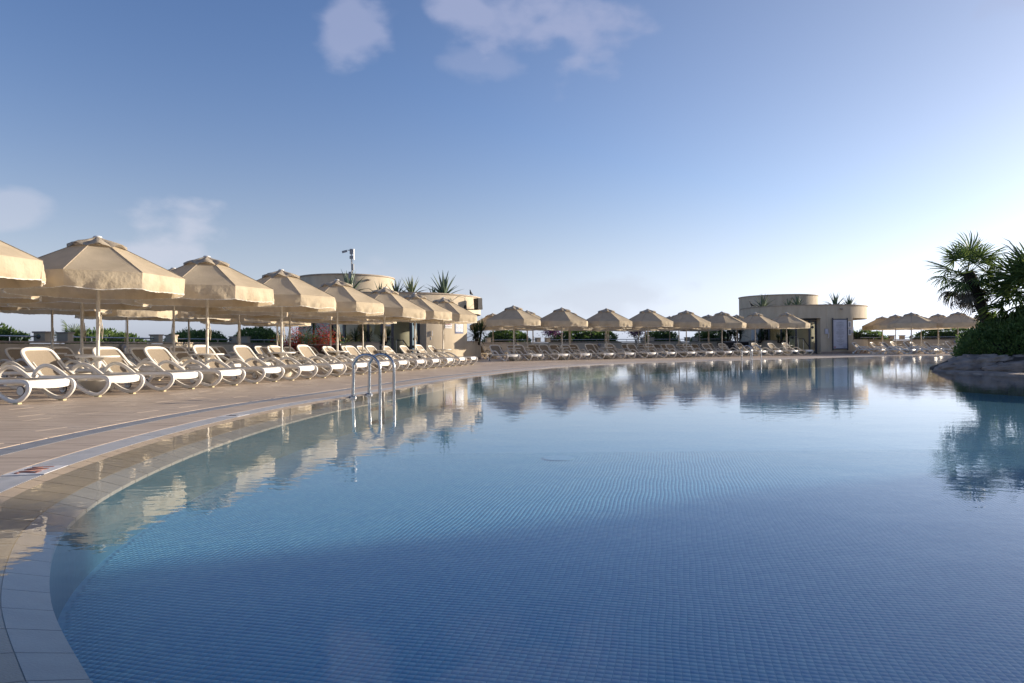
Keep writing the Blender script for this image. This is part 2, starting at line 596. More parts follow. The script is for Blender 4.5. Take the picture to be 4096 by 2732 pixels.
def fast_mesh(name, verts, faces):
    """numpy verts (n,3), faces (m,4) quads"""
    me = bpy.data.meshes.new(name)
    nf, k = faces.shape
    me.vertices.add(len(verts))
    me.vertices.foreach_set('co', np.ascontiguousarray(verts, dtype=np.float32).ravel())
    me.loops.add(nf * k)
    me.loops.foreach_set('vertex_index', np.ascontiguousarray(faces, dtype=np.int32).ravel())
    me.polygons.add(nf)
    me.polygons.foreach_set('loop_start', np.arange(0, nf * k, k, dtype=np.int32))
    me.polygons.foreach_set('loop_total', np.full(nf, k, dtype=np.int32))
    me.update(calc_edges=True)
    return me


def tag(o, label=None, cat=None, group=None, kind=None):
    if label:
        o['label'] = label
    if cat:
        o['category'] = cat
    if group:
        o['group'] = group
    if kind:
        o['kind'] = kind
    return o


def empty(name, loc=(0, 0, 0), rz=0.0, label=None, cat=None, group=None):
    o = bpy.data.objects.new(name, None)
    COL.objects.link(o)
    o.location = loc
    o.rotation_euler = (0, 0, rz)
    o.empty_display_size = .1
    return tag(o, label, cat, group)


def dup(root, loc, rz=0.0, label=None, group=None, scale=None, tilt=(0, 0)):
    r = root.copy()
    COL.objects.link(r)
    r.location = loc
    r.rotation_euler = (tilt[0], tilt[1], rz)
    if scale:
        r.scale = scale
    if label:
        r['label'] = label
    if group:
        r['group'] = group
    for ch in root.children:
        c = ch.copy()
        COL.objects.link(c)
        c.parent = r
        for g in ch.children:
            d = g.copy()
            COL.objects.link(d)
            d.parent = c
    return r


def catmull(P, n=6, closed=False):
    P = [np.array(p, float) for p in P]
    out = []
    N = len(P)
    for i in range(N if closed else N - 1):
        if closed:
            p0, p1, p2, p3 = P[(i - 1) % N], P[i], P[(i + 1) % N], P[(i + 2) % N]
        else:
            p0, p1, p2, p3 = P[max(i - 1, 0)], P[i], P[i + 1], P[min(i + 2, N - 1)]
        for k in range(n):
            t = k / n
            out.append(.5 * ((2 * p1) + (-p0 + p2) * t + (2 * p0 - 5 * p1 + 4 * p2 - p3) * t * t
                             + (-p0 + 3 * p1 - 3 * p2 + p3) * t ** 3))
    if not closed:
        out.append(P[-1])
    return out


# ------------------------------------------------------------------ the pool outline
EDGE = [(-1.11, 1.20), (-1.30, 1.38), (-1.74, 1.90), (-2.18, 2.60), (-2.44, 3.26), (-2.60, 4.0), (-2.70, 4.9),
        (-2.73, 5.8), (-2.70, 6.8), (-2.56, 8.1), (-2.28, 9.4), (-1.80, 11.5), (-1.22, 14.2), (-.40, 16.8), (.55, 19.5),
        (2.0, 22.4), (4.0, 25.0), (6.6, 27.0), (10.0, 29.2), (14.0, 31.9), (17.2, 34.2), (19.6, 35.3), (22.4, 35.4),
        (25.5, 34.3), (28, 31), (29, 26), (29, 18), (27, 9), (22, 3), (15, .3), (8, -.4), (4.5, -.5), (2.4, -.3), (1.0, .05), (0, .42), (-.65, .78)]
_pts = np.array(catmull(EDGE, 14, True))
# resample evenly at about 0.1 m
_seg = np.linalg.norm(np.roll(_pts, -1, 0) - _pts, axis=1)
_cum = np.concatenate([[0], np.cumsum(_seg)])
PERIM = _cum[-1]
NE = int(PERIM / 0.1)
_q = np.linspace(0, PERIM, NE, endpoint=False)
_pp = np.vstack([_pts, _pts[:1]])
OUT = np.stack([np.interp(_q, _cum, _pp[:, 0]), np.interp(_q, _cum, _pp[:, 1])], 1)
_tan = np.roll(OUT, -3, 0) - np.roll(OUT, 3, 0)
_tan /= np.linalg.norm(_tan, axis=1)[:, None]
# the outline runs clockwise seen from above, so the left hand is the deck side
NRM = np.stack([-_tan[:, 1], _tan[:, 0]], 1)
STEP = PERIM / NE


def off(d):
    return OUT + NRM * d


def inside(P, poly):
    x, y = P[:, 0], P[:, 1]
    res = np.zeros(len(P), bool)
    px, py = poly[:, 0], poly[:, 1]
    qx, qy = np.roll(px, -1), np.roll(py, -1)
    for a, b, c, d in zip(px, py, qx, qy):
        if b == d:
            continue
        cr = ((b > y) != (d > y)) & (x < (c - a) * (y - b) / (d - b) + a)
        res ^= cr
    return res


def poly_obj(name, loops, z, m, parent=None):
    L = [[Vector((p[0], p[1], 0)) for p in lp] for lp in loops]
    tris = tessellate_polygon(L)
    vs = [(p[0], p[1], z) for lp in loops for p in lp]
    fs = []
    for t in tris:
        a, b, c = (Vector(vs[i]) for i in t)
        fs.append(tuple(t) if (b - a).cross(c - a).z > 0 else tuple(reversed(t)))
    mb = MB()
    mb.add(vs, fs)
    return mb.build(name, m, parent)


def strip(d0, z0, d1, z1, i0=0, i1=None):
    i1 = NE if i1 is None else i1
    a, b = off(d0), off(d1)
    idx = [i % NE for i in range(i0, i1 + 1)]
    return [[(a[i][0], a[i][1], z0) for i in idx], [(b[i][0], b[i][1], z1) for i in idx]]


# ---- ground, sea
ocean = MB().add([(-4000, -4000, -9), (4000, -4000, -9), (4000, 4000, -9), (-4000, 4000, -9)], [(0, 1, 2, 3)])
mb = MB()
mb.add([(-4000, -4000, -9), (4000, -4000, -9), (4000, 4000, -9), (-4000, 4000, -9)], [(0, 1, 2, 3)])
tag(mb.build('sea', 'sea'), kind='structure')

deck_hole = off(.85)[::3]
outer = [(-60, -30), (80, -30), (80, 80), (-60, 80)]
deck = poly_obj('pool_deck', [outer, deck_hole.tolist()], -0.006, 'deck_grout')
tag(deck, 'brown wood-grained porcelain paving round the pool', kind='structure')

# ---- deck paving tiles, laid square to the first row of loungers
U = np.array([.279, .960])
N = np.array([.960, -.279])
TL, TW, GAP, TH = .90, .30, .006, .010
cells = []
hole = off(.85)
for j in range(-40, 190):
    for i in range(-45, 60):
        o = (i + (.5 if j % 2 else 0)) * TL * N + j * TW * U
        cells.append((o[0], o[1]))
C = np.array(cells)
ang = np.abs(np.arctan2(C[:, 0], np.maximum(C[:, 1], .01)))
keep = (((C[:, 1] > 1.0) & (ang < R(46)) & (C[:, 1] < 54)) | ((C[:, 1] > -5) & (C[:, 1] < 20) & (C[:, 0] < 2.5))) & (C[:, 0] > -15)
C = C[keep]
d_in = inside(C, hole)
dist = np.array([np.min(np.hypot(*(hole - c).T)) for c in C])
sel = (~d_in) | (dist < .55)
C, dist = C[sel], dist[sel]
hv, hn = hole, NRM


def tile_poly(c):
    a, b = N * (TL - GAP) / 2, U * (TW - GAP) / 2
    q = [c - a - b, c + a - b, c + a + b, c - a + b]
    k = int(np.argmin(np.hypot(*(hole - c).T)))
    p, n = hole[k], NRM[k]
    if np.dot(c - p, n) > 1.2:
        return q
    res = []
    for i in range(len(q)):
        s, e = q[i], q[(i + 1) % len(q)]
        ds, de = np.dot(s - p, n), np.dot(e - p, n)
        if ds >= 0:
            res.append(s)
        if ds * de < 0:
            res.append(s + (e - s) * ds / (ds - de))
    return res if len(res) >= 3 else None


def prism(mb, q, z0, z1, org=(0, 0)):
    n = len(q)
    vs = [(p[0] - org[0], p[1] - org[1], z1) for p in q] + [(p[0] - org[0], p[1] - org[1], z0) for p in q]
    mb.add(vs, [tuple(range(n))] + [(i, i + n, (i + 1) % n + n, (i + 1) % n) for i in range(n)])


order = np.argsort(np.hypot(C[:, 0], C[:, 1]))
rest = MB()
cnt = 0
for k in order:
    c = C[k]
    q = tile_poly(c)
    if not q:
        continue
    zt = random.uniform(-.0006, .0006)
    vis = c[0] < -2.4 and abs(c[0] / c[1]) < .82
    if cnt < 295 and vis:
        mb = MB()
        prism(mb, q, -TH + zt, zt)
        mb.build('deck_tile', 'deck', deck)
        cnt += 1
    else:
        prism(rest, q, -TH + zt, zt)
tag(rest.build('deck_tiles', 'deck', deck), kind='stuff')

# ---- pool: gutter bed, grates, lip tiles, wall, floor
pool = MB()
rows = strip(.85, -.05, .0, -.05)
pool.grid(rows)
pool = pool.build('pool_basin', 'gutter')
tag(pool, 'curved overflow pool with blue mosaic lining', kind='structure')

# drain gratings: slots between real bars, in one metre lengths
# (index range in view: from the left foreground round to the far right)
I_VIS0 = 0
I_VIS1 = int(np.argmin(np.hypot(OUT[:, 0] - 24.5, OUT[:, 1] - 34.8)))


def seg_ranges(length, i0, i1):
    st = max(1, int(round(length / STEP)))
    return [(i, min(i + st, i1)) for i in range(i0, i1, st)]


def interp_off(t, d):
    """point at fractional index t, offset d"""
    i = int(math.floor(t)) % NE
    f = t - math.floor(t)
    a, b = OUT[i], OUT[(i + 1) % NE]
    n = NRM[i] * (1 - f) + NRM[(i + 1) % NE] * f
    return a * (1 - f) + b * f + n * d


def curved_slab(mb, d0, d1, i0, i1, z0a, z0b, z1, g=.03):
    """tile following the pool edge: from offset d0 to d1, top heights z0a/z0b, bottom z1"""
    n = max(2, int((i1 - i0)) + 1)
    ts = np.linspace(i0 + g, i1 - g, n)
    A = [interp_off(t, d0) for t in ts]
    B = [interp_off(t, d1) for t in ts]
    vs = []
    for a, b in zip(A, B):
        vs += [(a[0], a[1], z0a), (b[0], b[1], z0b), (b[0], b[1], z1), (a[0], a[1], z1)]
    fs = []
    for i in range(n - 1):
        for k in range(3):
            fs.append((i * 4 + k, i * 4 + k + 1, (i + 1) * 4 + k + 1, (i + 1) * 4 + k))
        fs.append((i * 4 + 3, i * 4, (i + 1) * 4, (i + 1) * 4 + 3))
    fs.append((3, 2, 1, 0))
    q = (n - 1) * 4
    fs.append((q, q + 1, q + 2, q + 3))
    mb.add(vs, fs)


def grating(name, d0, d1, m, i0, i1, pitch, bar, label):
    root = None
    mbr = MB()
    zt = -.002
    for r_ in (d0 + .008, d1 - .008, (d0 + d1) / 2):
        curved_slab(mbr, r_ - .007, r_ + .007, i0, i1, zt, zt, zt - .02, 0)
    nb = int((i1 - i0) * STEP / pitch)
    for k in range(nb):
        t = i0 + (k + .5) * pitch / STEP
        h = bar / 2 / STEP
        q = [interp_off(t - h, d0 + .003), interp_off(t + h, d0 + .003), interp_off(t + h, d1 - .003), interp_off(t - h, d1 - .003)]
        prism(mbr, q[::-1], zt - .018, zt + .002)
    return mbr.build(name, m, pool)


I_M1 = int(np.argmin(np.hypot(OUT[:, 0] + 2.59, OUT[:, 1] - 3.88)))   # the lettered plate nearest the camera
I_M2 = int(np.argmin(np.hypot(OUT[:, 0] + 2.70, OUT[:, 1] - 6.84)))   # the second plate
MARK = [(I_M1 - 1.5, I_M1 + 1.5), (I_M2 - 1.4, I_M2 + 1.4)]
NEARI = int(np.argmin(np.hypot(OUT[:, 0] + .6, OUT[:, 1] - 16.4)))
pos = 0.0
brk = sorted([x for m_ in MARK for x in m_])
spans = [(0, MARK[0][0]), (MARK[0][1], MARK[1][0]), (MARK[1][1], NEARI)]
for a, b in spans:
    n = max(1, int(round((b - a) * STEP / 1.5)))
    for k in range(n):
        grating('overflow_grate', .0, .22, 'grate', a + (b - a) * k / n, a + (b - a) * (k + 1) / n - .1, .022, .013, None)
n = 16
for k in range(n):
    a, b = 0, NEARI
    grating('drain_grate', .635, .835, 'grate_grey', a + (b - a) * k / n, a + (b - a) * (k + 1) / n - .06, .024, .014, None)
for nm, d0, d1, m_ in (('overflow_grate', 0, .22, 'grate'), ('drain_grate', .635, .835, 'grate_grey')):
    for a, b in seg_ranges(3.0, NEARI, I_VIS1):
        grating(nm, d0, d1, m_, a, b - .1, .05, .03, None)
for a, b in ((NEARI, NEARI), ):
    pass
# paving strip between the two gratings
for a, b in seg_ranges(.6, 0, I_VIS1):
    mb = MB()
    curved_slab(mb, .225, .63, a, b, 0, 0, -.04, .035)
    mb.build('border_tile', 'deck', pool)
# lip tiles sloping under the water, then the pale edging tiles
for a, b in seg_ranges(.24, 0, NEARI + 40):
    mb = MB()
    curved_slab(mb, -.25, -.003, a, b, -.052, 0.0, -.09, .03)
    mb.build('lip_tile', 'lip', pool)
for a, b in seg_ranges(.25, 0, NEARI + 40):
    mb = MB()
    curved_slab(mb, -.375, -.253, a, b, -.092, -.053, -.11, .03)
    mb.build('edge_tile', 'lip2', pool)
mb = MB()
mb.grid(strip(.225, 0, .63, 0, I_VIS1, NE))
mb.build('border_strip', 'deck', pool)
mb = MB()
mb.grid(strip(.0, 0, .22, 0, I_VIS1, NE))
mb.grid(strip(.635, 0, .85, 0, I_VIS1, NE))
mb.build('grate_strip', 'grate', pool)
mb = MB()
mb.grid(strip(-.25, -.054, 0, -.002, NEARI + 40, NE))
mb.build('lip_strip', 'lip', pool)
mb = MB()
mb.grid(strip(-.375, -.09, -.253, -.058, NEARI + 40, NE))
mb.build('edge_strip', 'lip2', pool)
FZ = -.42
mb = MB()
mb.grid(strip(-.372, -.16, -.372, -.10))
mb.grid(strip(-.372, FZ, -.372, -.16))
mb.build('pool_wall', 'wall_mosaic', pool)
poly_obj('pool_floor', [off(-.36)[::3].tolist()], FZ, 'mosaic', pool)

# mosaic tiles on the floor near the camera
ca, sa = math.cos(MOS_ROT), math.sin(MOS_ROT)
G0 = []
ii, jj = np.meshgrid(np.arange(-180, 340), np.arange(-50, 350), indexing='ij')
lx, ly = (ii.ravel() + .5) * MOS_P, (jj.ravel() + .5) * MOS_P
P = np.stack([lx * ca - ly * sa, lx * sa + ly * ca], 1)
ok = (P[:, 1] > 1.9) & (P[:, 1] < 7.0) & (np.abs(P[:, 0] / P[:, 1]) < 1.0)
P, lx, ly = P[ok], lx[ok], ly[ok]
ok = inside(P, off(-.40)[::4])
P, lx, ly = P[ok], lx[ok], ly[ok]
o_ = np.argsort(np.hypot(P[:, 0], P[:, 1]))
P, lx, ly = P[o_], lx[o_], ly[o_]
nT = len(P)


def mosaic_arrays(lx, ly):
    n = len(lx)
    h = MOS_P * .5 - .0008
    e = h - .0005
    wob = .0042
    dx = wob * np.sin(ly * 9 + np.sin(lx * 4) * 2) + np.random.uniform(-.0006, .0006, n)
    dy = wob * np.sin(lx * 8 + np.cos(ly * 5) * 2) + np.random.uniform(-.0006, .0006, n)
    tx, ty = np.random.uniform(-.009, .009, n), np.random.uniform(-.009, .009, n)
    z1 = FZ + .0014 + np.random.uniform(-.0001, .0001, n)
    V = np.zeros((n, 8, 3))
    for k, (sx, sy) in enumerate(((-1, -1), (1, -1), (1, 1), (-1, 1))):
        X, Y = lx + dx + sx * e, ly + dy + sy * e
        V[:, k, 0], V[:, k, 1], V[:, k, 2] = X, Y, z1 + sx * e * tx + sy * e * ty
        X, Y = lx + dx + sx * h, ly + dy + sy * h
        V[:, k + 4, 0], V[:, k + 4, 1], V[:, k + 4, 2] = X, Y, FZ + .0006
    x, y = V[..., 0].copy(), V[..., 1].copy()
    V[..., 0], V[..., 1] = x * ca - y * sa, x * sa + y * ca
    base = (np.arange(n) * 8)[:, None, None]
    F = np.array([[0, 1, 2, 3], [0, 4, 5, 1], [1, 5, 6, 2], [2, 6, 7, 3], [3, 7, 4, 0]])[None] + base
    return V.reshape(-1, 3), F.reshape(-1, 4)


bed = [p for p in off(-.40)[::4].tolist()]
gx = P.max(0)
zone = [(-2.9, 1.9), (6.2, 1.9), (6.2, 7.0), (-2.9, 7.0)]


def clip_poly(poly, inside_f, cross_f):
    res = []
    for i in range(len(poly)):
        a, b = poly[i - 1], poly[i]
        ia, ib = inside_f(a), inside_f(b)
        if ia != ib:
            res.append(cross_f(a, b))
        if ib:
            res.append(b)
    return res


for ax_, val_, sg in ((1, 1.9, 1), (1, 7.0, -1), (0, 7.0, -1)):
    bed = clip_poly(bed, lambda q: (q[ax_] - val_) * sg >= 0,
                    lambda a, b: [a[j] + (b[j] - a[j]) * (val_ - a[ax_]) / (b[ax_] - a[ax_]) for j in (0, 1)])
poly_obj('grout_bed', [bed], FZ + .0009, 'grout', pool)
for k in range(300):
    v_, f_ = mosaic_arrays(lx[k:k + 1], ly[k:k + 1])
    link('mosaic_tile', fast_mesh('mosaic_tile', v_, f_), 'mosaic', pool)
v_, f_ = mosaic_arrays(lx[300:], ly[300:])
tag(link('mosaic_tiles', fast_mesh('mosaic_tiles', v_, f_), 'mosaic', pool), kind='stuff')

# floor drain cover
mb = MB().lathe([(.15, 0), (.148, .003), (.12, .004), (0, .004)], 28)
fd = mb.build('floor_drain', 'mosaic', pool, True, (.44, 6.63, FZ + .006))
# underwater light on the near wall
mb = MB().lathe([(.10, 0), (.10, .02), (.07, .03), (0, .03)], 24)

water = poly_obj('pool_water', [off(-.004)[::2].tolist()], -.014, 'water')
tag(water, 'still clear pool water mirroring the parasols', kind='structure')


# ---- lettered plates in the grating
def text_mesh(body, size, extr=.0015):
    cu = bpy.data.curves.new('lettering', 'FONT')
    cu.body = body
    cu.size = size
    cu.extrude = extr
    cu.align_x = 'CENTER'
    cu.align_y = 'CENTER'
    ob = bpy.data.objects.new('tmp', cu)
    COL.objects.link(ob)
    dg = bpy.context.evaluated_depsgraph_get()
    me = bpy.data.meshes.new_from_object(ob.evaluated_get(dg))
    bpy.data.objects.remove(ob)
    return me


for (a, b), txt, ink, sz, lab in ((MARK[0], "2NM", 'marker_ink', .15, 'white depth plate with faded red lettering in the nearest grate'),
                                  (MARK[1], "TT", 'ink', .12, 'white depth plate with black lettering set in the overflow grate')):
    mb = MB()
    mid = (a + b) / 2
    c = interp_off(mid, .11)
    mb.v, mb.f = [], []
    curved_slab(mb, .004, .216, a + .1, b - .1, .001, .001, -.03, 0)
    mb.v = [(x - c[0], y - c[1], z) for x, y, z in mb.v]
    pl = mb.build('depth_plate', 'marker', None, False, (c[0], c[1], 0))
    tag(pl, lab, 'depth marker')
    tm = text_mesh(txt, sz)
    t = link('lettering', tm, ink, pl)
    i = int(mid) % NE
    nrm = NRM[i]
    t.rotation_euler = (0, 0, math.atan2(nrm[1], nrm[0]) - PI / 2)
    t.scale = (.72, 1.1, 1)
    t.location = (0, 0, .003)


# ------------------------------------------------------------------ parasols
def make_parasol(seed):
    rng = random.Random(seed)
    root = empty('parasol', (0, 0, 0), 0, 'beige parasol', 'parasol')
    mb = MB().lathe([(.17, 0), (.20, .02), (.27, .15), (.285, .19), (.275, .205), (.10, .225), (.06, .24), (.045, .33), (.0, .33)], 26)
    base = mb.build('base', 'base', root, True)
    mb = MB().tube([(.26, -.08, .12), (.31, -.08, .125), (.31, .08, .125), (.26, .08, .12)], .011, 6)
    mb.build('handle', 'base', base, True)
    MB().tube([(0, 0, .2), (0, 0, 1.3), (0, 0, 2.42)], .027, 12).build('pole', 'pole', root, True)
    tb = MB().lathe([(.0, .545), (.30, .545), (.308, .553), (.308, .568), (.298, .576), (0, .576)], 36).build('table_top', 'table', root, True)
    MB().lathe([(.030, .38), (.045, .41), (.050, .50), (.075, .52), (.085, .545), (.03, .545)], 20).build('table_bracket', 'table', tb, True)
    # canopy
    Rr, rz, top_r, top_z, vz = 1.30, 1.82, .34, 2.31, .26
    off0 = R(22.5)

    def rim(a):
        """octagon radius at angle a"""
        k = (a - off0) % R(45) - R(22.5)
        return Rr * math.cos(R(22.5)) / math.cos(k)

    na = 8 * 8
    mb = MB()
    for p in range(8):                        # eight sewn panels
        rows = []
        for i in range(9):
            t = i / 8
            row = []
            for k in range(9):
                a = off0 + (p * 8 + k) * 2 * PI / na
                fr = abs(k / 8.0 - .5) * 2      # 1 on the ribs, 0 mid panel
                kk = math.cos(R(22.5)) / math.cos((k / 8 - .5) * R(45))
                r_ = top_r * kk + (Rr * kk - top_r * kk) * t
                z = top_z + (rz - top_z) * t
                sag = (1 - fr * fr) * math.sin(t * PI) * -.022
                wr = noise.noise(Vector((math.cos(a) * r_ * 3 + seed, math.sin(a) * r_ * 3, seed * 2))) * .012
                row.append((r_ * math.cos(a), r_ * math.sin(a), z + sag + wr * (1 - fr) * t))
            rows.append(row)
        mb.grid(rows[::-1])
    canopy = mb.build('canopy', 'canvas', root, True)
    # piped seams along the ribs
    mb = MB()
    for p in range(8):
        a = off0 + p * PI / 4
        mb.tube([(top_r * math.cos(a), top_r * math.sin(a), top_z + .004), (Rr * math.cos(a), Rr * math.sin(a), rz + .004)], .006, 5)
    mb.build('seam', 'canvas_vent', canopy, True)
    # valance: hangs from the rim, creased and slightly billowing
    mb = MB()
    lo_ = []
    NV = 18
    for p in range(8):
        rows = []
        for i in range(8):
            t = i / 7
            row = []
            for k in range(NV + 1):
                u = k / NV
                a = off0 + (p + u) * PI / 4
                fr = abs(u - .5) * 2
                rr = Rr * math.cos(R(22.5)) / math.cos((u - .5) * R(45))
                w = (noise.noise(Vector((a * 8 + seed * 3, t * 1.2, seed))) * .034
                     + noise.noise(Vector((a * 22 + seed * 7, t * 2.2 + a * 2, seed * 4))) * .030
                     + noise.noise(Vector((a * 55, t * 6.0, seed * 4))) * .010) * (0.15 + .95 * t)
                bulge = .035 * math.sin(t * PI * .75) * (1 - fr ** 4) - .02 * t
                r_ = rr + ((w * (1 - fr ** 6 * .6) + bulge) if i else 0)
                z = rz - vz * t + noise.noise(Vector((a * 3.2, seed * 5.1, 0))) * .022 * t + (.016 * t * fr ** 3)
                row.append((r_ * math.cos(a), r_ * math.sin(a), z))
            rows.append(row)
        mb.grid(rows[::-1])
        lo_ += rows[-1][:-1]
    val = mb.build('valance', 'valance', root, True)
    mb = MB()
    fr_rows = [[(x * 1.002, y * 1.002, z + .004) for x, y, z in lo_],
               [(x * 1.004, y * 1.004, z - .006 - .006 * (k % 2)) for k, (x, y, z) in enumerate(lo_)]]
    mb.grid(fr_rows[::-1], True)
    mb.build('fringe', 'fringe', val, True)
    # ruffled vent cap
    rows = []
    nv = 8 * 8
    for i in range(7):
        t = i / 6
        row = []
        for k in range(nv):
            a = off0 + k * 2 * PI / nv
            u = (k % 8) / 8.0
            arch = math.sin(u * PI)
            r_ = .035 + (.43 - .035) * t * (1 - .05 * arch * t)
            z = 2.475 - .175 * t ** .9 + arch * .072 * t ** 1.4 - .02 * t ** 3
            z += noise.noise(Vector((a * 4 + seed, t * 2, seed * 9))) * .034 * t
            if i == 6:
                z -= .018
                r_ += .004
            row.append((r_ * math.cos(a), r_ * math.sin(a), z))
        rows.append(row)
    mb = MB()
    mb.grid(rows[::-1], True)
    vent = mb.build('vent_cap', 'canvas_vent', root, True)
    MB().lathe([(.062, 2.466), (.066, 2.478), (.045, 2.492), (0, 2.496)], 16).build('finial', 'sign_white', root, True)
    # ribs and struts under the cloth
    for k in range(8):
        a = off0 + k * PI / 4
        ca_, sa_ = math.cos(a), math.sin(a)
        mb = MB()
        mb.tube([(.03 * ca_, .03 * sa_, 2.385), (Rr * .5 * ca_, Rr * .5 * sa_, 2.10), (Rr * .985 * ca_, Rr * .985 * sa_, rz - .012)], .008, 5)
        mb.tube([(.035 * ca_, .035 * sa_, 1.93), (.62 * ca_, .62 * sa_, 2.10)], .007, 5)
        mb.build('rib', 'pole', root)
    MB().lathe([(.028, 1.89), (.05, 1.90), (.05, 1.96), (.028, 1.97)], 14).build('runner', 'pole', root, True)
    MB().lathe([(.028, 2.34), (.048, 2.35), (.048, 2.40), (.028, 2.41)], 14).build('hub', 'pole', root, True)
    # cord with its cleat
    cx = .036
    mb = MB()
    mb.tube([(cx, 0, 2.35), (cx + .004, 0, 1.6), (cx + .012, -.006, 1.12), (cx + .020, -.01, .98), (cx + .006, 0, .93), (cx + .028, .012, 1.08), (cx + .014, .01, 1.2)], .0055, 5)
    mb.tube([(cx + .012, .012, 1.16), (cx + .04, .02, 1.0), (cx + .032, .012, .84), (cx + .02, .0, .96)], .006, 5)
    cord = mb.build('cord', 'rope', root)
    MB().tube([(cx - .006, 0, 1.06), (cx + .012, 0, 1.08), (cx + .012, 0, 1.20), (cx + .03, 0, 1.22)], .007, 5).build('cleat', 'pole', cord)
    return root


PROTO = [make_parasol(s) for s in (1, 5, 9)]
used = [False] * 3
ORD = ['first', 'second', 'third', 'fourth', 'fifth', 'sixth', 'seventh', 'eighth', 'ninth', 'tenth', 'eleventh', 'twelfth',
       'thirteenth', 'fourteenth', 'fifteenth', 'sixteenth']


def place_parasol(x, y, label, group, sz=1.0, rz=None, tilt=(0, 0)):
    k = random.randrange(3)
    rz = (random.randrange(8) * R(45) + R(random.uniform(-14, 14))) if rz is None else rz
    if not used[k]:
        used[k] = True
        p = PROTO[k]
        p.location = (x, y, 0)
        p.rotation_euler = (tilt[0], tilt[1], rz)
        p.scale = (1, 1, sz)
        p['label'], p['group'] = label, group
        return p
    return dup(PROTO[k], (x, y, 0), rz, label, group, (1, 1, sz), tilt)


